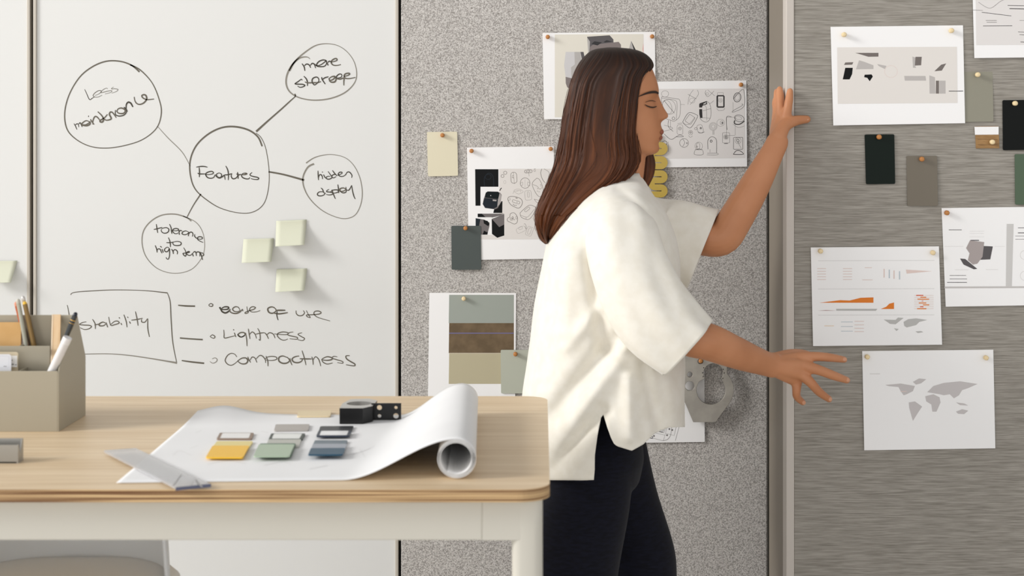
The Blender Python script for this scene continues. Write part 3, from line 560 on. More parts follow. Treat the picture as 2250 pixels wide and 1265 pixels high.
a4 = Sheet('chart_sheet', (1781.5,543.5), (2063,541), (1786.5,760), (2070,757), 'white sheet of charts with a bright orange area graph', 'sheet', YP, o0=.002, o1=.006)
k = a4.ink(); g4 = lambda *L: g(L, 1780, 540, 5.75)
for L, mi, lf in (((120,718,380,685,500,690,640,655,800,650,800,718),0,.00004),((890,797,960,770,1000,730,1060,715,1060,797),0,.00004),((1210,300,1540,320,1220,350),1,.00004),((330,795,850,795,830,820,330,818),2,.00004),((100,818,200,812,330,818),3,.00005),
   ((930,930,1080,935,1110,905,1180,910,1080,990,1010,985),2,.00004),((1180,960,1240,925,1340,915,1480,935,1380,960,1340,1000,1220,1030,1190,1010),2,.00004),((1060,1040,1120,1050,1090,1075),2,.00004),((1330,1080,1400,1075,1430,1090,1360,1100),2,.00004)): k.poly(g4(*L), mi, lf)
for x0, x1, ys, mi in ((90,200,(287,321,355,390,425),1),(415,530,(287,321,355,390,425),1),(690,780,(275,),1),(660,790,(429,),1),(390,540,(960,1018,1077),4),(560,680,(953,997,1040,1082),1),(180,300,(1010,),5)):
    for y in ys: k.ribbon(g4(x0,y,x1,y),1.2,mi)
for y in (183, 540, 870): k.ribbon(g4(100,y+5,1570,y),.5,2)
for i, x in enumerate((935,1000,1060,1130)): k.ribbon(g4(x,290+10*i,x,400+8*i),2.4,4 if i % 2 else 1)
for i in range(8):
    y = 625 + 24 * i; k.ribbon(g4(1315,y,1560,y),.8,1); k.ribbon(g4(1340+(i*53)%90,y,1430+(i*37)%110,y),2.2,0 if i % 3 else 6)
k.done('printed_charts', [mat('print orange', (226,124,24), .6), mat('print pale pink', (226,205,198), .7), mat('print map grey', (188,187,185), .7), mat('print maroon', (140,52,48), .6), mat('print pale blue', (190,200,208), .7), mat('print pale orange', (232,206,170), .7), mat('print red orange', (216,84,34), .6)], a4.o)
pin(1803,551.5,YP,1,'pale pin at the top left of the orange chart sheet',.003); pin(2050,555,YP,1,'pale pin at the top right of the orange chart sheet',.003)
a5 = Sheet('map_sheet', (1894.5,771), (2182.5,768), (1899,989), (2187,984.5), 'white sheet with a pale grey world map, lowest on the sliding board', 'sheet', YP)
k = a5.ink(); gm = lambda *L: g(L, 1740, 440, 2.2196)
for L in ((455,900,530,893,600,905,590,930,560,945,545,950,530,930,520,910,470,905),(590,885,620,868,655,872,630,892,605,898),(570,985,600,980,635,1005,615,1035,590,1075,580,1040,572,1010),(650,955,690,945,720,960,725,985,705,1030,685,1030,680,995,655,980),
   (660,935,690,905,740,890,820,882,905,895,860,915,830,925,815,950,790,965,770,945,740,950,720,945,690,940),(800,1030,830,1018,860,1025,840,1042,810,1040),(800,985,840,990,860,1000,820,998)): k.poly(gm(*L), 0, .00004)
k.ribbon(gm(380,846,430,846),.8,1); k.ribbon(gm(530,932,560,931),1.4,2)
k.done('printed_map', [mat('print map mauve', (200,195,195), .7), mat('print line grey', (196,192,190), .7), mat('print pale pink', (226,205,198), .7)], a5.o)
pin(1906,784,YP,1,'pale pin at the top left of the world map sheet'); pin(2167,786,YP,1,'pale pin at the top right of the world map sheet')
swatch((2105,158),(2181,157),(2106,268),(2183,267), (142,139,124), 'grey olive sample card tucked behind the product picture sheet', YP, o0=.0, o1=.0025)
pin(2149,164,YP,1,'pale pin through the grey olive sample card')
swatch((2203,220),(2275,219),(2204,330),(2276,329), (6,9,8), 'black sample card at the right edge of the photo', YP)
pin(2231,227,YP,1,'pale pin through the black sample card at the right')
c1 = Sheet('wood_sample', (2143,277.5), (2194,277), (2145,326), (2196,325.5), 'small brown wood sample with white paper label', 'material sample', YP, .003, .003, .004, noise_mix('walnut sample', (142,106,60), (164,126,78), 60, .5, mapscale=(1,1,8)))
k = c1.ink(); k.poly([(2141,278.5),(2194,278),(2194,295.5),(2142,296)],0,.0004)
for y in (283, 287, 291): k.ribbon([(2146,y),(2188,y-.5)],.7,1)
k.ribbon([(2148,306),(2192,306)],.6,2); k.ribbon([(2148,318),(2192,318)],.6,2)
k.done('paper_label', [M_paper, mat('label print', (170,165,160), .7), mat('wood groove', (104,76,42), .6)], c1.o)
pin(2180.5,312,YP,1,'pale pin through the small wood sample',.004)
swatch((1900,295.5),(1965,295),(1903,404.5),(1967,404), (9,22,16), 'dark green sample card below the product picture sheet', YP)
pin(1932,301,YP,0,'brown pin through the dark green sample card')
swatch((1992,342.5),(2059,342),(1994,452.5),(2061,452), (112,104,91), 'taupe sample card hanging beside the dark green one', YP)
pin(2026,349.5,YP,0,'brown pin through the taupe sample card')
swatch((2230,338.5),(2302,338),(2231,449.5),(2303,449), (74,94,72), 'moss green sample card cut off by the right photo edge', YP)

# ================================================================ TABLE
TB = thing('work_table', (-.89, 2.63, 0), 'tall work table with pale wood top and white frame', 'table')
def ply_mats():
    top = mat('oak veneer', (206,180,148), .45, spec=.4); n, l, b = nodes_of(top)
    tc = n.new('ShaderNodeTexCoord'); mp = n.new('ShaderNodeMapping'); tx = n.new('ShaderNodeTexNoise'); cr = n.new('ShaderNodeValToRGB')
    mp.inputs['Scale'].default_value = (1.6, 34, 1); tx.inputs['Scale'].default_value = 2.2; tx.inputs['Detail'].default_value = 6; tx.inputs['Distortion'].default_value = .25
    cr.color_ramp.elements[0].position = .3; cr.color_ramp.elements[1].position = .7
    cr.color_ramp.elements[0].color = srgb((213,186,149)); cr.color_ramp.elements[1].color = srgb((234,212,179))
    l.new(tc.outputs['Object'], mp.inputs['Vector']); l.new(mp.outputs['Vector'], tx.inputs['Vector']); l.new(tx.outputs['Fac'], cr.inputs['Fac']); l.new(cr.outputs['Color'], b.inputs['Base Color'])
    ed = mat('plywood edge', (180,138,92), .6); n, l, b = nodes_of(ed)
    tc = n.new('ShaderNodeTexCoord'); mp = n.new('ShaderNodeMapping'); tx = n.new('ShaderNodeTexNoise'); cr = n.new('ShaderNodeValToRGB')
    mp.inputs['Scale'].default_value = (2.5, 2.5, 420); tx.inputs['Scale'].default_value = 1; tx.inputs['Detail'].default_value = 3
    e = cr.color_ramp.elements; e[0].position = .40; e[1].position = .60; e[0].color = srgb((116,78,42)); e[1].color = srgb((214,180,132))
    l.new(tc.outputs['Object'], mp.inputs['Vector']); l.new(mp.outputs['Vector'], tx.inputs['Vector']); l.new(tx.outputs['Fac'], cr.inputs['Fac']); l.new(cr.outputs['Color'], b.inputs['Base Color'])
    return top, ed
M_oak, M_ply = ply_mats()
Yf, Yk = 2.228, 3.03; Xr = .0137; Xl = -1.79
bm = BM(); lp = rloop(Xl, Yf, Xr, Yk, .045, 10)
prism(bm, [Vector((x, y, ZT - .018)) for x, y in lp], (0, 0, .018), 0, 1)
bmesh.ops.bevel(bm, geom=[e for e in bm.edges if abs(e.verts[0].co.z - e.verts[1].co.z) < 1e-6 and len(e.link_faces) == 2 and any(len(f.verts) > 6 for f in e.link_faces)], offset=.0012, segments=2, affect='EDGES', material=1)
tt = obj('table_top', bm, [M_oak, M_ply], TB)
M_tf = mat('white powder coat', (206,202,191), .5)
zt0 = ZT - .018; za = .895
bm = BM()
box(bm, (Xl + .10, Yf + .022, za), (-.082, Yf + .047, zt0), .002)
obj('front_rail', bm, M_tf, TB)
bm = BM(); box(bm, (Xl + .10, Yk - .047, za), (-.082, Yk - .022, zt0), .002); obj('back_rail', bm, M_tf, TB)
for x in (Xl + .02, -.042):
    bm = BM(); box(bm, (x, Yf + .09, za), (x + .025, Yk - .09, zt0), .002); obj('side_rail', bm, M_tf, TB)
for sx in (0, 1):
    for sy in (0, 1):
        # leg: rounded tube widening slightly towards the floor, plus the corner joint that meets the rails
        cx_ = (-.0185 if sx else Xl + .04); cy_ = (Yf + .044 if sy == 0 else Yk - .044); s_ = 1 if sx else -1
        bm = BM(); rings = []
        for z, w_, dx in ((0, .021, .003), (.45, .0215, .0015), (za, .022, 0), (zt0, .022, 0)):
            rings.append([bm.verts.new((x, y, z)) for x, y in rloop(cx_ - w_ + dx * s_, cy_ - w_, cx_ + w_ + dx * s_, cy_ + w_, .013, 4)])
        for i in range(3):
            m_ = len(rings[i])
            for k_ in range(m_): bm.faces.new((rings[i][k_], rings[i][(k_ + 1) % m_], rings[i + 1][(k_ + 1) % m_], rings[i + 1][k_]))
        bm.faces.new(rings[0][::-1]); bm.faces.new(rings[-1])
        obj('leg', bm, M_tf, TB, True).modifiers.new('e', 'EDGE_SPLIT')
        bm = BM(); xa, xb = sorted((cx_ - .004 * s_, cx_ - .0637 * s_)); box(bm, (xa, cy_ - .0219, za - .0003), (xb, cy_ + .0219, zt0), .001)
        obj('corner_bracket', bm, M_tf, TB)

# ================================================================ STOOL under the table
ST = thing('bar_stool', (-.80, 2.72, 0), 'light grey shell bar stool standing behind the work table', 'stool')
M_shell = mat('grey moulded shell', (222,227,232), .5)
scx, scy = -.802, 2.62
bm = BM(); rows = []     # backrest: curved shell
hw = .178
for j in range(13):
    t = j / 12; z = .712 + .20 * t; row = []
    for i in range(33):
        a = math.radians(180 * i / 32); rx, ry = hw - .012 * t, .15 + .02 * t
        row.append(bm.verts.new((scx + rx * math.cos(a), scy + .03 + ry * max(math.sin(a), -.1), z - .02 * (1 - max(0, math.sin(a))) * t)))
    rows.append(row)
for j in range(12):
    for i in range(32): bm.faces.new((rows[j][i], rows[j][i + 1], rows[j + 1][i + 1], rows[j + 1][i]))
o = obj('backrest', bm, M_shell, ST, True); md = o.modifiers.new('s', 'SOLIDIFY'); md.thickness = .006; md.offset = 0
bm = BM(); lp = rloop(scx - .19, scy - .17, scx + .19, scy + .19, .11, 10); rings = []
for z, ins in ((.67, .05), (.682, .015), (.70, 0), (.715, .004), (.728, .016), (.733, .05), (.731, .11)):
    rings.append([bm.verts.new((scx + (x - scx) * (1 - ins / .19), scy + (y - scy) * (1 - ins / .19), z)) for x, y in lp])
for i in range(len(rings) - 1):
    m_ = len(lp)
    for k_ in range(m_): bm.faces.new((rings[i][k_], rings[i][(k_ + 1) % m_], rings[i + 1][(k_ + 1) % m_], rings[i + 1][k_]))
bm.faces.new(rings[0][::-1]); bm.faces.new(rings[-1]); obj('seat', bm, mat('grey seat pad', (228,231,234), .6), ST, True)
M_leg = mat('grey steel leg', (150,150,148), .4, metal=.3)
for sx in (-1, 1):
    for sy in (-1, 1):
        bm = BM(); tube(bm, [(scx + sx * .13, scy + sy * .12, .665), (scx + sx * .20, scy + sy * .19, .012)], [.011, .010], 12, 1); obj('leg', bm, M_leg, ST, True)
bm = BM(); tube(bm, [(scx + x, scy + y, .27) for x, y in ((-.175, -.165), (.175, -.165), (.175, .165), (-.175, .165), (-.175, -.165))], [.007] * 5, 10, 1, fdir=(0, 0, 1)); obj('footrest', bm, M_leg, ST, True)

# ================================================================ DESK ORGANISER
OX = -.8095; OF, OK_, OP, OM = 2.665, 2.822, 2.770, 2.722; OL = -1.13
OG = thing('desk_organizer', ((OX + OL) / 2, 2.74, ZT), 'taupe desk organizer with gabled side holding pens and cards', 'desk organizer')
M_org = mat('taupe lacquered metal', (172,164,145), .5); M_org2 = MATS['taupe lacquered metal']
th = .0022
def gable(x0):
    bm = BM(); pts = [(OF, ZT), (OF, 1.071), (OF + .004, 1.0775), (OP - .003, 1.155), (OP + .002, 1.156), (OK_, 1.0776), (OK_, ZT)]
    prism(bm, [Vector((x0, y, z)) for y, z in pts], (th, 0, 0)); bmesh.ops.bevel(bm, geom=bm.edges[:], offset=.0005, segments=1, affect='EDGES'); return bm
obj('side_panel', gable(OX - th), M_org, OG); obj('side_panel', gable(OL), M_org, OG)
def pan(name, a, b, **kw): bm = BM(); box(bm, a, b, .0006); return obj(name, bm, M_org, OG)
pan('front_panel', (OL + th, OF, ZT), (OX - th, OF + th, 1.0738)); pan('back_panel', (OL + th, OK_ - th, ZT), (OX - th, OK_, 1.0776))
pan('ridge_panel', (OL + th, OP - th, ZT + .002), (OX - th, OP, 1.1565)); pan('divider', (OL + th, OM, ZT + .002), (-.842, OM + th, 1.1085))
pan('divider', (-.882, OF + th, ZT + .002), (-.880, OM, 1.0725)); pan('divider', (-.897, OM + th, ZT + .002), (-.895, OP - th, 1.1085)); pan('divider', (-1.02, OF + th, ZT + .002), (-1.018, OM, 1.0725)); pan('base_panel', (OL + th, OF + th, ZT), (OX - th, OK_ - th, ZT + .002))
# contents (tops given in the photo frame with their depth)
def stick(name, base, top, r, m, label, cat_, extra=(), n=10, taper=1.0):
    t = thing(name, base, label, cat_)
    b, e = Vector(base), Vector(top); d = (e - b).normalized(); tip = e - d * .0
    bm = BM(); tube(bm, [b, tip], [r, r * taper], n, 1, cap=False)
    for ring in (bm.verts[:n], bm.verts[n:2 * n]): bm.faces.new(ring)
    obj('barrel', bm, m, t, True).modifiers.new('e', 'EDGE_SPLIT')
    for (nm, f0, f1, rr_, m2) in extra:
        bm = BM(); tube(bm, [b + (e - b) * f0, b + (e - b) * f1], [r * rr_, r * rr_], n, 1, cap=(f1 > 1)); bm.normal_update(); obj(nm, bm, m2, t, True)
    return t
zb = ZT + .004
M_gold = mat('gold print', (214,172,92), .3, metal=.6)
stick('pencil', (-.866, 2.742, zb), P(40,662,2.75), .0038, mat('grey green barrel', (178,178,162), .5), 'grey green round pencil leaning leftmost in the organizer', 'pencil', [('end_cap', .985, 1.004, 1.02, mat('grey cap', (198,194,180), .5))])
stick('pencil', (-.858, 2.748, zb), P(36,668,2.765), .0036, mat('orange red barrel', (190,92,42), .45), 'orange red pencil between the grey and the bronze ones', 'pencil', [('end_cap', .985, 1.004, 1.02, mat('peach cap', (224,150,120), .5))])
stick('pencil', (-.848, 2.742, zb), P(55,668,2.75), .0042, mat('bronze barrel', (140,112,66), .35, metal=.4), 'bronze pencil with a yellow end in the organizer', 'pencil', [('end_cap', .975, 1.006, .9, mat('yellow cap', (238,190,60), .4))])
stick('pencil', (-.853, 2.756, zb), P(51,655,2.764), .0034, mat('cream barrel', (206,190,160), .4), 'cream pencil standing tallest behind the bronze one', 'pencil', [('end_cap', .985, 1.004, 1.02, mat('white metal cap', (220,215,210), .3, metal=.5))])
t = thing('wooden_ruler', (-.843, 2.733, zb), 'flat pale wooden ruler upright in the organizer', 'ruler')
bm = BM(); a, b, c, d = P(111,800,2.716), P(131,800,2.716), P(133,690.5,2.762), P(114,690.5,2.762)
prism(bm, [a, b, c, d], (0, .003, -.0008)); bm2 = obj('blade', bm, noise_mix('maple', (222,186,142), (232,202,162), 20, .5, mapscale=(8,1,1)), t)
bm = BM(); prism(bm, [P(111,800,2.7155), P(114,800,2.7155), P(117,690.5,2.7615), P(114,690.5,2.7615)], (0, .0005, 0)); obj('edge_strip', bm, mat('maple light', (240,216,184), .5), t)
blk = (-.872, 2.705, zb); tp = P(164.5,693,2.70)
stick('mechanical_pencil', blk, tp, .0046, mat('black lacquer', (16,24,26), .2, coat=.5), 'black pencil with gold rings leaning out of the organizer', 'pencil', [('gold_band', .955, .962, 1.04, M_gold), ('gold_band', .93, .934, 1.04, M_gold), ('top_button', .965, 1.012, .82, mat('navy cap', (14,22,38), .3)), ('gold_lettering', .80, .815, 1.015, M_gold)])
stick('marker_pen', (-.870, 2.688, zb + .006), P(149,741,2.672), .0072, mat('white plastic', (232,230,230), .35), 'thick white marker pen leaning in front of the black pencil', 'marker', [('cap', .93, 1.0, 1.06, mat('white plastic cap', (240,239,240), .3)), ('collar', .05, .5, 1.01, mat('white plastic collar', (225,224,226), .35))], 20)
def card(px0, py0, px1, py1, Y, m, label, name='card', r=.004, tilt=.0, th_=.0006):
    a = P(px0, py1, Y); c = P(px1, py0, Y + tilt); bm = BM(); out = []
    for x, z in rloop(a.x, zb, c.x, c.z, r, 4): out.append(Vector((x, Y + (tilt * (z - zb) / (c.z - zb)), z)))
    prism(bm, out, (0, th_, 0)); return tag(obj(name, bm, m), label, 'card')
card(-120, 708, 46.5, 760, 2.745, noise_mix('kraft card', (214,170,110), (222,180,122), 30, .8), 'tan kraft card in the rear slot of the organizer', 'kraft_card', .001, .01, .004)
card(-100, 713, 53, 745, 2.757, M_paper, 'white paper slip behind the tan kraft card', 'paper_slip', .0006, .005)
c2 = card(-60, 773, 40, 815, 2.700, mat('beige card', (214,200,172), .6), 'beige rounded card in the front slot of the organizer', 'index_card', .004, .006, .001)
ik = Ink(lambda x, y, l=0: P(x, y, 2.6985 + .0045 * (815 - y) / 42) + Vector((0, -.0006 - l, 0)))
ik.poly([(25,781),(38,781),(38,806),(25,806)],1,.0); ik.ribbon([(26,800),(31,800)],2.2,0); ik.ribbon([(33,801),(37,801)],1.6,0); ik.ribbon([(26,791),(28,791)],2,0)
ik.done('printed_label', [mat('card print', (90,88,90), .6), mat('white label', (232,230,226), .6)], c2)
c3 = card(-60, 778, 25, 815, 2.688, mat('white frosted card', (232,233,238), .35), 'white frosted card standing in front of the beige one', 'index_card', .005, .006, .001)
ik = Ink(lambda x, y, l=0: P(x, y, 2.6865 + .004 * (815 - y) / 37) + Vector((0, -.0006 - l, 0)))
ik.rrect(-50,782,20,808,3,.8,0); ik.ribbon([(8,804.5),(15,804.5)],1,1); ik.done('printed_label', [mat('frost line', (208,210,218), .5), mat('card print', (90,88,90), .6)], c3)

# metal card holder at the left edge
CH = thing('card_holder', T(-30,1010), 'small grey metal card tray by the left photo edge', 'card holder')
M_ch = mat('satin grey metal', (166,164,158), .35, metal=.5)
ya = T(0,1018).y; yb_ = ya + .024; xr = T(37,1018).x; xl = xr - .11
bm = BM(); box(bm, (xl, ya, ZT), (xr, yb_, ZT + .003), .0005); obj('tray_base', bm, M_ch, CH)
bm = BM(); prism(bm, [Vector((xl, ya, z)) if 0 else q for q in [Vector((xl, ya, ZT)), Vector((xr, ya, ZT)), Vector((xr, ya, ZT + .028)), Vector((xl, ya, ZT + .028))] for z in (0,)], (0, .002, 0)); obj('front_wall', bm, M_ch, CH)
bm = BM(); prism(bm, [Vector((xr, y, z)) for y, z in ((ya, ZT), (ya, ZT + .028), (ya + .003, ZT + .0285), (ya + .010, ZT + .013), (yb_ - .005, ZT + .033), (yb_, ZT + .034), (yb_, ZT))], (.002, 0, 0)); obj('side_wall', bm, M_ch, CH)
bm = BM(); box(bm, (xl, yb_ - .002, ZT), (xr, yb_, ZT + .034), .0004); obj('back_wall', bm, M_ch, CH)

# ================================================================ PAPER with its roll
zs = ZT + .0012
def sheet_pt(u, v):
    """u 0..1 along the flat part to the crown of the roll, v 0..1 from front to back"""
    yf = 2.266 + .027 * u; yb2 = 2.832 - .022 * u + .02 * math.sin(PI * min(1, u * 1.4)) ** 2 * 0
    Y = yf + (yb2 - yf) * v
    xl_ = -.606 - .006 * v; xc = -.1215 - .017 * v
    X = xl_ + (xc - xl_) * u
    s0 = .66 + .10 * v          # where the sheet leaves the table
    t = max(0, (u - s0) / (1 - s0)); rise = .0575 * (3 * t * t - 2 * t ** 3)
    if v < .5: pass
    bump = .014 * math.exp(-((u - .10) / .10) ** 2) * max(0, (v - .72) / .28) ** 1.5
    bump += .0016 * math.exp(-((u - .95) / .2) ** 2) * 0
    wob = .0008 * math.sin(u * 9) * v * math.exp(-((u - .3) / .3) ** 2)
    return Vector((X, Y, zs + rise + bump + max(0, wob)))
SH = thing('paper_roll', (-.33, 2.55, ZT), 'large white drawing paper, its right end rolled up on the table', 'paper')
bm = BM(); nu, nv = 70, 24; rows = []
for j in range(nv + 1):
    v = j / nv; row = [sheet_pt(i / nu, v) for i in range(nu + 1)]
    top = row[-1]; R0 = .0288
    for i in range(1, 100):
        a = PI / 2 - 2 * PI * 2.6 * i / 99; r = R0 - .0068 * i / 99
        # the spiral's centre sits below the crown; roll rests on the table
        row.append(Vector((top.x + r * math.cos(a), top.y, top.z - R0 + r * math.sin(a))))
    rows.append([bm.verts.new(p) for p in row])
for j in range(nv):
    for i in range(len(rows[0]) - 1): bm.faces.new((rows[j][i], rows[j][i + 1], rows[j + 1][i + 1], rows[j + 1][i]))
o = obj('sheet', bm, M_tpaper, SH, True); md = o.modifiers.new('s', 'SOLIDIFY'); md.thickness = .0007; md.offset = 0
for L in (((430,950),(460,940),(476,945),(470,955),(462,950)),((470,945),(500,938),(478,962)),((418,985),(440,978),(452,990)),((560,945),(590,950)),((455,1020),(500,1012),(540,1018)),((580,1022),(620,1014),(640,1020)),((760,1000),(800,990),(830,975)),((790,985),(805,1010)),((380,1000),(395,990),(420,1000)),((680,1030),(720,1022)),((540,925),(580,930),(600,924))):
    ik = Ink(lambda x, y, l=0: T(x, y, zs + .0006)); ik.ribbon(list(L), .8, 0); ik.done('pencil_mark', [M_pen[2]], SH)


# clear scale ruler
q = [T(228,995,ZT+.003), T(388,1077,ZT+.003), T(463,1069,ZT+.003), T(299,990,ZT+.003)]
def clear(name, c, fac=.55):
    m = bpy.data.materials.new(name); m.use_nodes = True; n, l = m.node_tree.nodes, m.node_tree.links; b = n['Principled BSDF']
    b.inputs['Base Color'].default_value = srgb(c); b.inputs['Roughness'].default_value = .12; b.inputs['Coat Weight'].default_value = .5
    tr = n.new('ShaderNodeBsdfTransparent'); mx = n.new('ShaderNodeMixShader'); mx.inputs[0].default_value = fac
    l.new(tr.outputs[0], mx.inputs[1]); l.new(b.outputs[0], mx.inputs[2]); l.new(mx.outputs[0], n['Material Output'].inputs['Surface']); return m
RU = thing('clear_ruler', (q[0] + q[2]) / 2, 'transparent acrylic ruler lying across the left corner of the paper', 'ruler')
bm = BM(); prism(bm, [p + Vector((0, 0, .0005)) for p in q], (0, 0, .004)); bmesh.ops.bevel(bm, geom=bm.edges[:], offset=.0008, segments=2, affect='EDGES'); obj('acrylic_body', bm, clear('clear acrylic', (206,206,208), .62), RU)
ik = Ink(lambda x, y, l=0: T(x, y, ZT + .0080))
ik.ribbon([(379,1068),(388,1056),(399,1041)],1.6,0); ik.ribbon([(430,1053),(436,1062),(445,1070)],3,0)
ik.done('engraved_line', [mat('engraving', (150,147,146), .5)], RU)
bm = BM(); e1, e2 = T(386,1077.5,ZT+.003), T(464,1069.5,ZT+.003); prism(bm, [e1, e2, e2 + Vector((0, -.0012, 0)), e1 + Vector((0, -.0012, 0))], (0, 0, .0045)); obj('end_edge', bm, mat('blue grey acrylic edge', (92,96,120), .3), RU)

# sample chips on the paper : (front-left, front-right, back-right, back-left) in the photo's frame
def chip(fl, fr, br, bl, c, label, lift=0, th_=.0025, rough=.45, rad=.004, coat=.05, window_glare=None):
    z0 = zs + .0008 + lift; pts = [T(*p_, z0) for p_ in (fl, fr, br, bl)]; out = []
    for i in range(4):
        c_, a_, b_ = pts[i], pts[i - 1], pts[(i + 1) % 4]; da = (a_ - c_).normalized() * rad; db = (b_ - c_).normalized() * rad
        for j in range(5): s_ = j / 4; out.append(c_ + da * (1 - s_) ** 2 + db * s_ ** 2)
    bm = BM(); prism(bm, out, (0, 0, th_)); m_ = mat('chip ' + label[:26], c, rough, coat=coat)
    o = obj('sample_tile', bm, m_); tag(o, label, 'material sample', 'sample tiles laid out on the paper')
    if window_glare:  # window reflection on a dark glossy tile, painted as a white inset
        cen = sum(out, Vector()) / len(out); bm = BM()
        prism(bm, [cen + (p_ - cen) * .82 + Vector((0, 0, th_ + .0001)) for p_ in out], (0, 0, .0002)); obj('face', bm, mat('chip face ' + label[:20], window_glare, .25), o)['label'] = 'window reflection painted as pale inset'
    return o
chip((466,986),(547,986),(556,972),(477,972), (232,214,140), 'pale yellow tile lying under the deep yellow one')
chip((452,1007.5),(534,1007.5),(548,982),(467,982), (247,194,44), 'deep yellow tile, front left of the sample tiles', .0028)
chip((476,967),(553,967),(558,953.5),(483,953.5), (140,116,98), 'brown rimmed white tile behind the yellow ones', window_glare=(238,236,234))
chip((602,948),(678,947),(680,934.5),(606,935), (176,170,164), 'plain warm grey tile behind the dark green rimmed one')
chip((590,968),(664,968),(671,955),(596,955), (34,50,44), 'dark green rimmed white tile in the middle column', window_glare=(236,238,236))
chip((583,986),(657,984),(662,968),(590,968), (186,186,178), 'light grey tile half covered by the sage green one')
chip((561,1004),(640,1003.5),(650,977),(572,977), (66,104,80), 'forest green tile lying directly under the sage green one', .0028)
chip((557,1005),(636,1004.5),(647,979),(569,979), (172,190,166), 'sage green tile, front of the middle column', .0055)
chip((700,951),(772,950),(777,938.5),(704,939), (30,34,40), 'black tile at the back of the right column', window_glare=None)
chip((695,960.5),(768,960),(773,948.5),(700,949), (34,46,66), 'navy rimmed white tile in the right column', .0028, window_glare=(240,241,242))
chip((686,983),(758,982.5),(764,970),(692,970), (104,118,128), 'blue grey tile, rear of the front right stack')
chip((682,992),(757,991.5),(762,978),(688,978), (160,166,176), 'pale slate tile in the middle of the front right stack', .0028)
chip((677,1001.5),(753,1001),(759,987),(683,987.5), (12,70,96), 'teal blue tile, foremost of the right column', .0056)
chip((653,917),(726,916.5),(728,904.5),(655,905), (232,212,172), 'cream tile at the back edge of the paper')

# machined hexagonal block and folded perforated plate
M_blk = mat('black anodised metal', (20,20,21), .3, metal=.3); M_sil = mat('milled silver face', (196,194,190), .28, metal=.7)
z0 = zs + .0009
foot = [T(746,931,z0), T(797,931,z0), T(818.5,926,z0)]; foot += [Vector((foot[2].x + .002, 2.806, z0)), Vector((foot[1].x, 2.825, z0)), Vector((foot[0].x + .008, 2.82, z0)), Vector((foot[0].x - .001, 2.775, z0))]
HB = thing('metal_block', sum(foot, Vector()) / 7, 'black hexagonal metal block with silver top at the back of the paper', 'metal part')
hz = .0270; cen = sum(foot, Vector()) / 7
bm = BM(); n_ = 28; o_ = []; ang = lambda p_: math.atan2(p_.y - cen.y, p_.x - cen.x)
def ray(a):   # footprint boundary in direction a
    d = Vector((math.cos(a), math.sin(a))); best = .3
    for i in range(7):
        p_, q_ = foot[i].xy - cen.xy, foot[(i + 1) % 7].xy - cen.xy; e_ = q_ - p_; den = d.x * e_.y - d.y * e_.x
        if abs(den) < 1e-9: continue
        t_ = (p_.x * e_.y - p_.y * e_.x) / den; s_ = (p_.x * d.y - p_.y * d.x) / den
        if t_ > 0 and -1e-6 <= s_ <= 1 + 1e-6: best = min(best, t_)
    return best
angs = sorted([2 * PI * i / 56 - PI for i in range(56)] + [ang(p_) for p_ in foot])
out_b, out_t, in_t, in_b = [], [], [], []
for a in angs:
    rb = ray(a); ri = .022
    c_, s_ = math.cos(a), math.sin(a)
    out_b.append(bm.verts.new((cen.x + rb * c_, cen.y + rb * s_, z0))); out_t.append(bm.verts.new((cen.x + rb * c_, cen.y + rb * s_, z0 + hz)))
    in_t.append(bm.verts.new((cen.x + ri * c_, cen.y + ri * s_, z0 + hz))); in_b.append(bm.verts.new((cen.x + ri * c_, cen.y + ri * s_, z0 + .006)))
m_ = len(angs)
for i in range(m_):
    j = (i + 1) % m_
    bm.faces.new((out_b[i], out_b[j], out_t[j], out_t[i]))
    f = bm.faces.new((out_t[i], out_t[j], in_t[j], in_t[i])); f.material_index = 1
    f = bm.faces.new((in_t[i], in_t[j], in_b[j], in_b[i])); f.material_index = 1
bm.faces.new(out_b[::-1]); f = bm.faces.new(in_b); f.material_index = 1
obj('block_body', bm, [M_blk, M_sil], HB)
pa = T(816,922,z0); px0, px1 = pa.x, T(882,921,z0).x; hz2 = .0290; kx = (px1 - px0) / 66
lx = lambda px: px0 + (px - 816) * kx; lz = lambda py: z0 + (921.5 - py) * hz2 / 37
cc = lambda px, py, r: [(lx(px + r * math.cos(2 * PI * i / 20)), lz(py + r * math.sin(2 * PI * i / 20))) for i in range(20)]
bm = flat_shape([[(lx(816), z0), (lx(882), z0), (lx(882), z0 + hz2), (lx(816), z0 + hz2)], cc(834,894,5.6), cc(870.5,894,3.6), cc(834,912.5,4), cc(870.5,912.5,6)], .003)
for v in bm.verts: v.co.y += pa.y
tag(obj('perforated_plate', bm, M_blk), 'thin black upright plate with four holes beside the hexagonal block', 'metal part')
# ================================================================ PERSON
Y0 = 3.30
hx = lambda px: (px - CX) * Y0 / F
hz_ = lambda py: H - (py - CY) * Y0 / F
PR = thing('person', (hx(1330), Y0, 0), 'long-haired woman in an oversized cream blouse reaching for the sliding board', 'person')
def interp(tab, y):
    if y <= tab[0][0]: return tab[0][1:]
    for i in range(len(tab) - 1):
        if y <= tab[i + 1][0]:
            p0, p1, p2, p3 = tab[max(0, i - 1)], tab[i], tab[i + 1], tab[min(len(tab) - 1, i + 2)]
            t = (y - p1[0]) / (p2[0] - p1[0]); out = []
            for k_ in range(1, len(p1)):
                m1 = (p2[k_] - p0[k_]) / ((p2[0] - p0[0]) or 1) * (p2[0] - p1[0]); m2 = (p3[k_] - p1[k_]) / ((p3[0] - p1[0]) or 1) * (p2[0] - p1[0])
                out.append(p1[k_] * (2 * t ** 3 - 3 * t * t + 1) + m1 * (t ** 3 - 2 * t * t + t) + p2[k_] * (-2 * t ** 3 + 3 * t * t) + m2 * (t ** 3 - t * t))
            return out
    return tab[-1][1:]
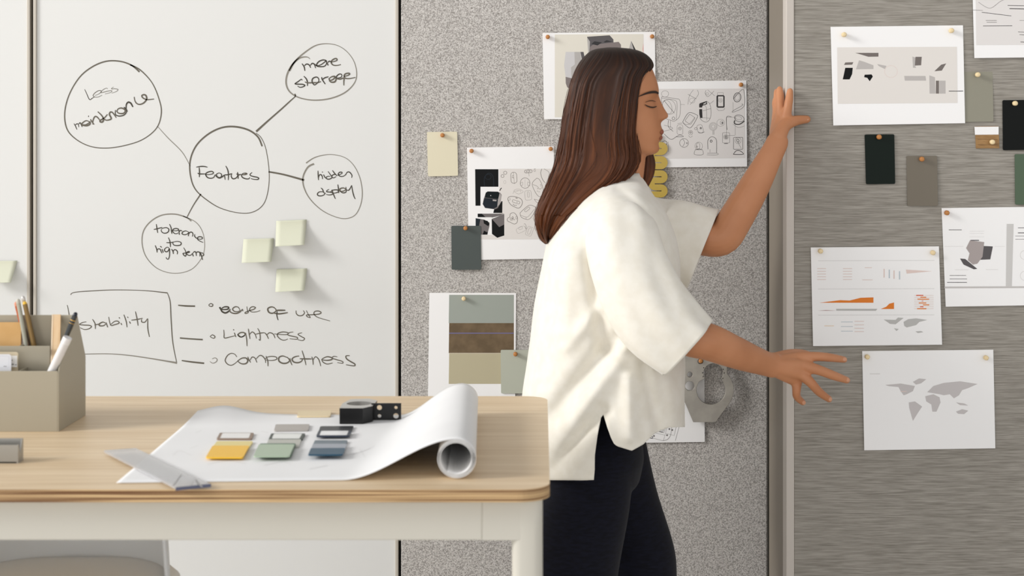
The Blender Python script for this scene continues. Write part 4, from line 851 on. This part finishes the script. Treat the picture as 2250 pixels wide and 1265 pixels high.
se = lambda v, e: math.copysign(abs(v) ** e, v)
HEAD = [(111,1345,1352,.012),(114,1380,1310,.034),(121,1405,1292,.050),(132,1420,1282,.060),(150,1432,1273,.067),(175,1442,1268,.071),(195,1447,1267,.072),(207,1446,1268,.072),(220,1444,1270,.071),(240,1445,1276,.069),(260,1449,1287,.066),(280,1451,1298,.063),(300,1450,1308,.059),(315,1447,1322,.054),(325,1447,1338,.048),(333,1444,1358,.040),(339,1436,1380,.027),(342,1420,1400,.010)]
NOSE = [(200,0,.010),(208,1,.009),(215,5,.009),(225,10,.010),(237,15,.011),(247,20,.0125),(253,21.5,.014),(258,19,.015),(262,12,.016),(266,5,.014),(271,1.5,.01),(276,0,.01)]
LIPS = [(272,0,.016),(280,3,.017),(287,5.5,.019),(292,5.8,.020),(296,3.4,.021),(299,3.6,.020),(303,5,.019),(307,3,.018),(312,0,.016),(318,0,.02),(326,2.5,.02),(333,2,.02),(340,0,.02)]
def face(th, py, lift=0.0):
    xf, xb, hw = interp(HEAD, py); a = (xf - xb) / 2; c = (xf + xb) / 2
    cs, sn = math.cos(th), math.sin(th); ex = 2 / 2.25
    u, w = se(cs, ex), se(sn, ex)
    hw2 = hw * (1 - .13 * max(0, u) * min(1, max(0, (py - 180) / 80)))
    y = hw2 * w; x = c + a * u
    if cs > 0:
        for tab in (NOSE, LIPS):
            if tab[0][0] < py < tab[-1][0]:
                b_, s_ = interp(tab, py); x += b_ * math.exp(-(y / s_) ** 2)
        q_ = math.exp(-((abs(y) - .030) / .014) ** 2)
        x -= 8 * q_ * math.exp(-((py - 226) / 13) ** 2)             # eye socket
        x += 6.0 * math.exp(-((abs(y) - .031) / .011) ** 2) * math.exp(-((py - 230) / 8.5) ** 2)   # closed lid
        x += 2.2 * math.exp(-((abs(y) - .026) / .016) ** 2) * math.exp(-((py - 205) / 7) ** 2)     # brow ridge
        x += 2.0 * math.exp(-((abs(y) - .040) / .016) ** 2) * math.exp(-((py - 268) / 18) ** 2)     # cheek
        x += 2.5 * math.exp(-((abs(y) - .012) / .006) ** 2) * math.exp(-((py - 259) / 5) ** 2)      # nostril wing
    p = Vector((hx(x), Y0 + y, hz_(py)))
    if lift:
        n_ = Vector((math.cos(th), math.sin(th) * 1.4, 0)).normalized(); p += n_ * lift
    return p
def facesurf(side):
    def f(px, py, l=0):
        lo, hi = 0.02, PI / 2
        for _ in range(24):
            m = (lo + hi) / 2
            if (face(m, py).x) / (Y0 / F) + CX > px: lo = m
            else: hi = m
        return face(side * (lo + hi) / 2, py, .0022 + l)
    return f
M_skin = noise_mix('warm skin', (186,124,84), (200,138,98), 9, .5, sss=.08)
bm = BM(); rows = []; N = 120
pys = [111 + (342 - 111) * i / 110 for i in range(111)]
for py in pys: rows.append([bm.verts.new(face(2 * PI * k_ / N, py)) for k_ in range(N)])
for j in range(len(rows) - 1):
    for k_ in range(N): bm.faces.new((rows[j][k_], rows[j][(k_ + 1) % N], rows[j + 1][(k_ + 1) % N], rows[j + 1][k_]))
bm.faces.new(rows[0]); bm.faces.new(rows[-1][::-1])
Pz = lambda px, py, Y: tuple(P(px, py, Y))
def tb(pts, rad, flat=None, n=20, **kw): tube(bm, [Pz(*q_) for q_ in pts], rad, n, 5, flat, **kw)
# neck and trunk
tb([(1368,300,Y0),(1366,345,Y0),(1358,395,Y0),(1348,430,Y0)], [.050,.050,.052,.058])
tb([(1345,446,Y0),(1335,520,Y0),(1330,640,Y0),(1330,760,Y0),(1325,880,Y0),(1320,955,Y0)], [.058,.092,.092,.082,.082,.075], [1.4,1.5,1.35,1.25,1.25,1.2])
tb([(1345,480,3.23),(1348,486,3.165)], [.048,.046]); tb([(1362,478,3.37),(1392,478,3.435)], [.056,.046])
# near (right) arm
tb([(1350,486,3.165),(1395,560,3.125),(1450,660,3.10),(1500,733,3.09),(1560,752,3.11),(1625,778,3.155),(1680,798,3.205),(1700,802,3.22)], [.044,.042,.038,.0365,.0365,.0315,.0255,.0265], [1,1,1,1,.95,.85,.75,.68])
# near hand : palm from metacarpals, then five digits
W1 = (1690,800,3.215)
for K, r_ in (((1752,786,3.250),.0125),((1766,803,3.238),.0125),((1764,822,3.238),.012),((1752,838,3.250),.0115)):
    tb([W1, ((W1[0]+K[0])/2,(W1[1]+K[1])/2+1,(W1[2]+K[2])/2-.002), K], [.0190,.0155,r_], .85)
fing = [([(1750,786,3.250),(1788,783,3.245),(1822,785,3.255),(1855,790,3.270)],[.0112,.0088,.0080,.0060]),
        ([(1764,803,3.238),(1800,813,3.230),(1832,825,3.240),(1861,835,3.255)],[.0115,.0092,.0083,.0062]),
        ([(1762,822,3.238),(1783,842,3.230),(1799,860,3.240),(1822,877,3.258)],[.0110,.0088,.0080,.0060]),
        ([(1751,838,3.250),(1750,857,3.244),(1751,871,3.252),(1764,884,3.265)],[.0100,.0080,.0072,.0056]),
        ([(1702,795,3.236),(1734,783,3.275),(1762,779,3.305),(1786,784,3.325)],[.0170,.0135,.0100,.0075])]
for p_, r_ in fing: tb(p_, [v_ * 1.10 + .0004 for v_ in r_], n=14)
# far (left) arm
tb([(1398,480,3.435),(1460,498,3.44),(1530,518,3.42),(1584,524,3.405),(1614,484,3.405),(1660,405,3.405),(1697,335,3.41),(1708,312,3.415)], [.052,.044,.040,.0375,.0375,.033,.0255,.0245], [1,1,1,1,.95,.85,.75,.7])
W2 = (1706,316,3.415)
for K, r_ in (((1726,262,3.440),.0115),((1716,256,3.452),.0115),((1710,257,3.468),.0110),((1706,262,3.484),.0105)):
    tb([W2, ((W2[0]+K[0])/2,(W2[1]+K[1])/2,(W2[2]+K[2])/2-.002), K], [.0175,.0150,r_], .9)
for p_, r_ in [([(1726,262,3.440),(1731,236,3.438),(1734,217,3.442),(1736,200,3.449)],[.0105,.0085,.0078,.0060]),
               ([(1716,256,3.452),(1715,230,3.462),(1714,210,3.474),(1713,196,3.486)],[.0108,.0088,.0080,.0062]),
               ([(1710,257,3.468),(1709,232,3.482),(1708,214,3.497),(1707,201,3.512)],[.0104,.0085,.0077,.0060]),
               ([(1706,262,3.484),(1706,243,3.500),(1704,228,3.514),(1704,218,3.526)],[.0096,.0078,.0070,.0056]),
               ([(1710,300,3.418),(1724,276,3.428),(1748,265,3.440),(1773,262,3.450)],[.0165,.0130,.0100,.0076])]: tb(p_, [v_ * 1.10 + .0004 for v_ in r_], n=14)
# legs down to the feet
tb([(1308,975,3.235),(1288,1070,3.215),(1262,1210,3.21),(1225,1500,3.215),(1200,1790,3.21)], [.058,.062,.055,.045,.034])
tb([(1335,975,3.36),(1358,1080,3.385),(1395,1220,3.385),(1412,1500,3.38),(1402,1750,3.385)], [.058,.060,.050,.045,.034])
body = obj('body', bm, M_skin, PR, True); body['label'] = 'warm tan skin of face, arms and hands'
md = body.modifiers.new('r', 'REMESH'); md.mode = 'VOXEL'; md.voxel_size = .0026; md.use_smooth_shade = True
md = body.modifiers.new('c', 'SMOOTH'); md.factor = .5; md.iterations = 4
# nails
M_nail = mat('pale nail', (206,150,118), .3)
def nail(p0, p1, r, tip, out=(0, -1, 0)):
    a_, b_ = P(*p0), P(*p1); d_ = (b_ - a_).normalized(); n_ = Vector(out); n_ = (n_ - d_ * n_.dot(d_)).normalized(); s_ = d_.cross(n_)
    c_ = b_ + d_ * tip + n_ * r; b2 = BM()
    bmesh.ops.create_uvsphere(b2, u_segments=16, v_segments=10, radius=1)
    for v in b2.verts: v.co = c_ + d_ * (v.co.x * .0058) + s_ * (v.co.y * .0042) + n_ * (v.co.z * .0013)
    obj('fingernail', b2, M_nail, PR, True)
for i_ in range(4): nail(fing[i_][0][-2], fing[i_][0][-1], .0062, -.0035, (0, -1, .25))
nail((1748,265,3.440), (1773,262,3.450), .0072, -.004, (0, -1, .2))
# face features
M_brow = mat('dark brow hair', (44,28,20), .8); M_lip = mat('rose lips', (160,90,72), .4)
for side in (-1, 1):
    ik = Ink(facesurf(side)); ik.ribbon([(1398,214),(1412,208),(1424,204.5),(1436,203.5),(1443,206.5)],[1.2,3.6,5,5.5,3.5]); ik.done('eyebrow', [M_brow], PR)
    ik = Ink(facesurf(side)); ik.ribbon([(1412,231),(1419,234.5),(1427,236.5),(1434,236),(1439,234)],[1.2,2.6,3,2.6,1.5]); ik.ribbon([(1413,226),(1421,223),(1430,222),(1437,224)],[.8,1.4,1.4,.8]); ik.done('eyelashes', [M_brow], PR)
def lipgrid(y0, y1, w0):
    b_ = BM(); rows_ = []
    for j in range(7):
        t_ = j / 6; row_ = []
        for i in range(21):
            a_ = -1 + 2 * i / 20; wy = w0 * a_
            # find theta whose y is wy
            yy0 = (y0 + y1) / 2; py_ = yy0 + (y0 + (y1 - y0) * t_ - yy0) * (1 - a_ * a_) ** .6
            lo, hi = -1.2, 1.2
            for _ in range(20):
                m = (lo + hi) / 2
                if face(m, py_).y - Y0 < wy: lo = m
                else: hi = m
            row_.append(b_.verts.new(face(lo, py_) + Vector((.0011 + .0005 * math.sin(PI * t_), 0, 0))))
        rows_.append(row_)
    for j in range(6):
        for i in range(20): b_.faces.new((rows_[j][i], rows_[j][i + 1], rows_[j + 1][i + 1], rows_[j + 1][i]))
    return b_
obj('upper_lip', lipgrid(284,297,.023), M_lip, PR, True); obj('lower_lip', lipgrid(298,309,.021), M_lip, PR, True)

# hair
def hair_mat():
    m = mat('chestnut hair', (60,36,22), .5, spec=.3); n, l, b = nodes_of(m)
    uv = n.new('ShaderNodeUVMap'); uv.uv_map = 'flow'; mp = n.new('ShaderNodeMapping'); tx = n.new('ShaderNodeTexNoise'); cr = n.new('ShaderNodeValToRGB')
    mp.inputs['Scale'].default_value = (70, 1.6, 1); tx.inputs['Scale'].default_value = 1; tx.inputs['Detail'].default_value = 4; tx.inputs['Roughness'].default_value = .6
    e = cr.color_ramp.elements; e[0].position = .30; e[1].position = .74; e[0].color = srgb((52,27,13)); e[1].color = srgb((138,80,42)); e.new(.54).color = srgb((92,50,25))
    l.new(uv.outputs[0], mp.inputs['Vector']); l.new(mp.outputs['Vector'], tx.inputs['Vector']); l.new(tx.outputs['Fac'], cr.inputs['Fac'])
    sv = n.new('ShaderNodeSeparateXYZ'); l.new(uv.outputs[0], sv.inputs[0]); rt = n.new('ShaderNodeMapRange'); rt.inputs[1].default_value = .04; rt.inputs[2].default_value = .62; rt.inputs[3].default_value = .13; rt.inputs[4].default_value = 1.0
    l.new(sv.outputs['Y'], rt.inputs[0]); mu = n.new('ShaderNodeVectorMath'); mu.operation = 'SCALE'; l.new(cr.outputs['Color'], mu.inputs[0]); l.new(rt.outputs[0], mu.inputs['Scale']); l.new(mu.outputs[0], b.inputs['Base Color'])   # shade on the crown painted in as darker roots
    bp = n.new('ShaderNodeBump'); bp.inputs['Strength'].default_value = .35; bp.inputs['Distance'].default_value = .003
    l.new(tx.outputs['Fac'], bp.inputs['Height']); l.new(bp.outputs['Normal'], b.inputs['Normal']); return m
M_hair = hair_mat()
HAIR = [(104.5,1358,1332,.012,0),(107,1383,1312,.034,0),(112,1404,1298,.050,0),(121,1421,1287,.064,0),(134,1432,1276,.075,0),(148,1434,1268,.082,0),(160,1424,1263,.085,0),(175,1413,1258,.087,0),(200,1406,1251,.089,0),(250,1400,1241,.090,0),(300,1398,1233,.090,0),(330,1403,1228,.089,0),(350,1404,1224,.088,-.003),(372,1396,1217,.086,-.006),(392,1378,1209,.085,-.012),(410,1352,1202,.082,-.020),(430,1324,1193,.080,-.028),(452,1294,1184,.076,-.034),(475,1262,1179,.070,-.038),(495,1240,1181,.060,-.040),(510,1225,1187,.045,-.040),(520,1216,1194,.028,-.040),(527,1209,1203,.006,-.040)]
def hair_pt(a, py):
    xr_, xl_, hd, dy = interp(HAIR, py); c_ = (xr_ + xl_) / 2; A_ = (xr_ - xl_) / 2
    ex = 2 / (2.3 + 1.7 * min(1, max(0, (py - 125) / 60)) * (1 if py < 400 else max(.2, 1 - (py - 400) / 100)))
    gr = .3 * math.sin(a * 67 + py * .008) + .4 * math.sin(a * 23 + py * .010) + .3 * math.sin(a * 41 - py * .013 + 1.3) + .35 * math.sin(a * 11 + py * .02 + .5)
    am = .0028 * min(1, max(0, (py - 110) / 60)) * (1 + max(0, py - 380) / 130)
    u_, w_ = se(math.cos(a), ex), se(math.sin(a), ex)
    nrm = Vector((math.cos(a), math.sin(a), 0))
    return Vector((hx(c_ + A_ * u_), Y0 + dy + hd * w_, hz_(py + (6 * math.sin(a * 9) if py > 470 else 0)))) + nrm * gr * am
bm = BM(); uvl = bm.loops.layers.uv.new('flow'); N = 300; rows = []
tt_ = [104.5 + (527 - 104.5) * (i / 130) ** 1.0 for i in range(131)]
for py in tt_: rows.append([bm.verts.new(hair_pt(2 * PI * k_ / N, py)) for k_ in range(N)])
def quad(r0, r1, k_, k2, u0, u1, v0, v1):
    f = bm.faces.new((r0[k_], r0[k2], r1[k2], r1[k_]))
    for lp_, (uu, vv) in zip(f.loops, ((u0, v0), (u1, v0), (u1, v1), (u0, v1))): lp_[uvl].uv = (uu, vv)
for j in range(130):
    for k_ in range(N): quad(rows[j], rows[j + 1], k_, (k_ + 1) % N, k_ / N, (k_ + 1) / N, j / 130, (j + 1) / 130)
bm.faces.new(rows[0]); bm.faces.new(rows[-1][::-1])
# lock hanging on the far side, below the chin
FL = [(300,1425,1404,.012),(335,1438,1398,.020),(360,1444,1390,.024),(385,1441,1392,.024),(405,1432,1400,.018),(418,1424,1412,.006)]
rows = []; N2 = 60
for i in range(30):
    py = 300 + 118 * i / 29; xr_, xl_, hd = interp(FL, py)
    rows.append([bm.verts.new(Vector((hx((xr_ + xl_) / 2 + (xr_ - xl_) / 2 * math.cos(2 * PI * k_ / N2)), Y0 + .062 + hd * math.sin(2 * PI * k_ / N2), hz_(py))) + Vector((math.cos(2 * PI * k_ / N2), math.sin(2 * PI * k_ / N2), 0)) * .0015 * math.sin(2 * PI * k_ / N2 * 9)) for k_ in range(N2)])
for j in range(29):
    for k_ in range(N2): quad(rows[j], rows[j + 1], k_, (k_ + 1) % N2, k_ / N2 * .4, (k_ + 1) / N2 * .4, j / 29, (j + 1) / 29)
bm.faces.new(rows[0]); bm.faces.new(rows[-1][::-1])
# loose strands following the outer flow
for i in range(150):
    a = R.uniform(PI * .55, PI * 1.95); s0_ = R.uniform(150, 300); s1_ = R.uniform(400, 524); pts_ = []; dd = R.uniform(.0005, .004); ph = R.uniform(0, 6)
    for q_ in range(12):
        py = s0_ + (s1_ - s0_) * q_ / 11; p_ = hair_pt(a + .05 * math.sin(q_ * .5 + ph), py)
        pts_.append(tuple(p_ + Vector((math.cos(a), math.sin(a), 0)) * (dd * (.3 + q_ / 11))))
    v0 = len(bm.verts); nf = len(bm.faces)
    bm.faces.ensure_lookup_table(); nf = len(bm.faces); tube(bm, pts_, [.0002 + R.random() * .0006 * math.sin(PI * (k_ + .6) / 12.2) for k_ in range(12)], 5, 1, cap=False)
    bm.faces.ensure_lookup_table()
    for fi in range(nf, len(bm.faces)):
        for lp_ in bm.faces[fi].loops: lp_[uvl].uv = (a / 6.28, .85)
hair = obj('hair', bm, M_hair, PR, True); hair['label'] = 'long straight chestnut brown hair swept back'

# blouse
M_shirt = noise_mix('cream linen', (234,229,217), (240,236,226), 40, .85, sheen=.3, spec=.2)
SH_ = [(388,1408,1338,.062),(393,1413,1326,.075),(402,1419,1308,.105),(415,1426,1290,.140),(432,1436,1270,.168),(455,1452,1248,.188),(490,1470,1222,.200),(530,1482,1203,.205),(600,1490,1186,.205),(700,1497,1172,.200),(800,1502,1157,.200),(880,1503,1146,.202),(960,1502,1150,.205),(1060,1502,1166,.205)]
FOLD = [((1200,925),(1350,735),20,-.014),((1210,985),(1345,800),20,.010),((1215,1030),(1318,900),15,-.012),((1250,1045),(1300,960),16,.008),((1236,545),(1232,720),24,.012),((1285,520),(1318,760),17,-.014),((1330,560),(1360,760),20,.010),((1190,620),(1168,860),20,.010),((1205,640),(1190,840),14,-.010),((1400,800),(1440,960),12,-.008),((1370,830),(1372,960),16,.010),((1460,840),(1470,930),14,.009),((1300,430),(1260,520),16,-.008),((1350,410),(1400,450),10,-.006),((1240,760),(1330,640),16,.008)]
def fold(px, py):
    s_ = 0
    for a_, b_, w_, am in FOLD:
        dx, dy = b_[0] - a_[0], b_[1] - a_[1]; L2 = dx * dx + dy * dy; t_ = ((px - a_[0]) * dx + (py - a_[1]) * dy) / L2
        e_ = 1 if 0 <= t_ <= 1 else math.exp(-((min(abs(t_), abs(t_ - 1))) * math.sqrt(L2) / 30) ** 2); t_ = min(1, max(0, t_))
        d_ = math.hypot(px - a_[0] - dx * t_, py - a_[1] - dy * t_)
        s_ += 1.35 * am * math.exp(-(d_ / w_) ** 2) * e_
    return s_
HEMN = [(1100,1054),(1270,1055),(1296,1054),(1303,1000),(1318,930),(1326,903),(1332,930),(1345,972),(1354,980),(1386,990),(1412,976),(1440,952),(1470,939),(1560,936)]
def hemline(x):
    for i in range(len(HEMN) - 1):
        if x <= HEMN[i + 1][0]:
            (a_, b_), (c_, d_) = HEMN[i], HEMN[i + 1]; return b_ + (d_ - b_) * (x - a_) / (c_ - a_)
    return 936
def shirt_pt(a, py):
    xr_, xl_, hd = interp(SH_, py); c_ = (xr_ + xl_) / 2; A_ = (xr_ - xl_) / 2; ex = 2 / 2.4
    u_, w_ = se(math.cos(a), ex), se(math.sin(a), ex); px = c_ + A_ * u_
    px -= max(0, u_) * max(0, py - 900) * .0
    fo = fold(px, py) * abs(w_) if math.sin(a) < 0 else .5 * fold(px - 20, py + 15) * abs(w_)
    nz = noise.noise(Vector((px * .012, py * .008, a))) * .006 * min(1, (py - 388) / 60)
    Y = Y0 + (hd + fo + nz) * w_; bl = min(1, max(0, (py - 450) / 350)) if w_ < 0 else 0
    return Vector((hx(px) + math.cos(a) * nz, Y, H - (py - CY) * (Y0 + (Y - Y0) * bl) / F))
bm = BM(); N = 320; rows = []; NR = 149
hems = []
for k_ in range(N):
    a = 2 * PI * k_ / N; xr_, xl_, hd = interp(SH_, 950); xx = (xr_ + xl_) / 2 + (xr_ - xl_) / 2 * se(math.cos(a), 2 / 2.4)
    Yn = Y0 + hd * min(0, se(math.sin(a), 2 / 2.4)); hems.append(hemline(CX + (xx - CX) * Y0 / Yn))
pyr = [388 + 4.5 * j for j in range(NR + 1)]
cols = []
for k_ in range(N):
    col_ = []
    for py in pyr:
        if py < hems[k_] - 1.0: col_.append(bm.verts.new(shirt_pt(2 * PI * k_ / N, py)))
        else:
            col_.append(None)
    hv = bm.verts.new(shirt_pt(2 * PI * k_ / N, hems[k_])); cols.append([v if v else hv for v in col_])
for k_ in range(N):
    a_, b_ = cols[k_], cols[(k_ + 1) % N]
    for j in range(NR):
        q_ = []
        for v in (a_[j], b_[j], b_[j + 1], a_[j + 1]):
            if v not in q_: q_.append(v)
        if len(q_) > 2: bm.faces.new(q_)
rows = [[c_[0] for c_ in cols]]
# stand of the collar
for r0, r1, z0_, z1_ in ((1.0, 1.0, 0, .010),):
    ring = [bm.verts.new(v.co + Vector(((hx(1375) - v.co.x) * .06, (Y0 - v.co.y) * .06, .008))) for v in rows[0]]
    for k_ in range(N): bm.faces.new((ring[k_], ring[(k_ + 1) % N], rows[0][(k_ + 1) % N], rows[0][k_]))
def sleeve(path, rad, depth, wob):
    n_ = 48; s_ = cat([tuple(P(*p_)) + (r_, d_) for p_, r_, d_ in zip(path, rad, depth)], 10); rs = []
    for i, q_ in enumerate(s_):
        c_ = Vector(q_[:3]); t_ = (Vector(s_[min(len(s_) - 1, i + 1)][:3]) - Vector(s_[max(0, i - 1)][:3])).normalized()
        v_ = (Vector((0, 1, 0)) - t_ * t_.y).normalized(); u_ = t_.cross(v_); ring = []
        for k_ in range(n_):
            a_ = 2 * PI * k_ / n_; f_ = 1 + wob * (math.sin(a_ * 3 + i * .10) * .5 + .6 * math.sin(a_ * 5 - i * .16 + 1) + .4 * math.sin(a_ * 8 + i * .22 + .5)) * (.4 + .6 * i / len(s_))
            ring.append(bm.verts.new(c_ + u_ * (q_[3] * f_ * math.cos(a_)) + v_ * (q_[4] * f_ * math.sin(a_))))
        rs.append(ring)
    for i in range(len(rs) - 1):
        for k_ in range(n_): bm.faces.new((rs[i][k_], rs[i][(k_ + 1) % n_], rs[i + 1][(k_ + 1) % n_], rs[i + 1][k_]))
sleeve([(1352,448,3.185),(1360,500,3.15),(1386,596,3.11),(1441,698,3.09),(1511,764,3.085)], [.030,.072,.077,.079,.0715], [.030,.060,.066,.066,.060], .07)
sleeve([(1392,452,3.41),(1425,490,3.43),(1470,517,3.43),(1545,548,3.42)], [.035,.066,.082,.089], [.045,.060,.058,.056], .07)
shirt = obj('blouse', bm, M_shirt, PR, True); shirt['label'] = 'oversized cream blouse with wide sleeves and side slits'
md = shirt.modifiers.new('s', 'SOLIDIFY'); md.thickness = .0022; md.offset = -1
# trousers
M_tr = noise_mix('navy twill', (9,10,20), (16,18,32), 60, .8, spec=.15, sheen=.08, mapscale=(1,1,4))
bm = BM()
tb([(1322,870,Y0),(1320,905,Y0),(1316,960,Y0),(1318,1010,Y0)], [.080,.084,.090,.092], [1.4,1.45,1.6,1.7], n=36)
tb([(1302,985,3.235),(1284,1100,3.21),(1254,1235,3.19),(1226,1430,3.19),(1204,1740,3.20)], [.086,.093,.098,.100,.105], [.95]*5, n=36)
tb([(1328,975,3.37),(1352,1100,3.39),(1392,1215,3.39),(1400,1280,3.39),(1405,1500,3.385),(1402,1735,3.385)], [.088,.092,.088,.086,.092,.100], [.95]*6, n=36)
tr = obj('trousers', bm, M_tr, PR, True); tr['label'] = 'wide dark navy trousers'
md = tr.modifiers.new('r', 'REMESH'); md.mode = 'VOXEL'; md.voxel_size = .006; md.use_smooth_shade = True
md = tr.modifiers.new('c', 'SMOOTH'); md.factor = .5; md.iterations = 6
# shoes
for px, Y in ((1204, 3.21), (1402, 3.385)):
    bm = BM(); x = (px - CX) * Y / F
    tube(bm, [(x - .055, Y, .045), (x + .02, Y, .050), (x + .10, Y, .038), (x + .165, Y, .028)], [.036,.040,.036,.024], 20, 5, 1.0, fdir=(0, 1, 0))
    for v in bm.verts: v.co.z = max(v.co.z, .004)
    obj('shoe', bm, mat('black leather shoe', (24,22,22), .4), PR, True)
# ================================================================ LIGHT AND CAMERA
w = bpy.data.worlds.new('World'); bpy.context.scene.world = w; w.use_nodes = True
nn, ll = w.node_tree.nodes, w.node_tree.links; bg = nn['Background']; mm = nn.new('ShaderNodeMath'); mm.operation = 'MULTIPLY_ADD'; mm.inputs[1].default_value = -.30; m2 = nn.new('ShaderNodeMath'); m2.operation = 'MULTIPLY_ADD'; m2.inputs[1].default_value = -.45; m2.inputs[2].default_value = .88
tc = nn.new('ShaderNodeTexCoord'); sx = nn.new('ShaderNodeSeparateXYZ'); cr = nn.new('ShaderNodeValToRGB')
cr.color_ramp.elements[0].position = 0.0; cr.color_ramp.elements[0].color = (1.0, .99, .975, 1); cr.color_ramp.elements[1].position = .8; cr.color_ramp.elements[1].color = (.42, .42, .425, 1)
ll.new(tc.outputs['Generated'], sx.inputs[0]); ll.new(sx.outputs['X'], mm.inputs[0]); ll.new(sx.outputs['Y'], m2.inputs[0]); ll.new(m2.outputs[0], mm.inputs[2]); ll.new(mm.outputs[0], bg.inputs['Strength']); ll.new(sx.outputs['Z'], cr.inputs['Fac']); ll.new(cr.outputs['Color'], bg.inputs['Color'])
def area(name, loc, target, size, energy, col):
    L = bpy.data.lights.new(name, 'AREA'); L.shape = 'RECTANGLE'; L.size, L.size_y = size; L.energy = energy; L.color = col
    o = bpy.data.objects.new(name, L); C.objects.link(o); o.location = loc
    o.rotation_euler = (Vector(target) - Vector(loc)).to_track_quat('-Z', 'Y').to_euler(); return o
area('window_daylight', (-9.4, -.2, 5.4), (0, 3.6, 1.2), (2.9, 2.9), 780, (1, .985, .965))
sc_ = bpy.context.scene
cam = bpy.data.cameras.new('camera'); co = bpy.data.objects.new('camera', cam); C.objects.link(co); sc_.camera = co
co.location = (0, 0, H); co.rotation_euler = (PI / 2, 0, 0)
cam.sensor_width = 36; cam.lens = F / 2250 * 36; cam.shift_x = (1125 - CX) / 2250; cam.shift_y = -(632.5 - CY) / 2250
cam.clip_start = .05
cam.dof.use_dof = True; cam.dof.focus_distance = 3.9; cam.dof.aperture_fstop = 6.5
sc_.view_settings.view_transform = 'Standard'; sc_.view_settings.look = 'None'; sc_.view_settings.exposure = .05; sc_.view_settings.gamma = 1; sc_.view_settings.use_curve_mapping = False
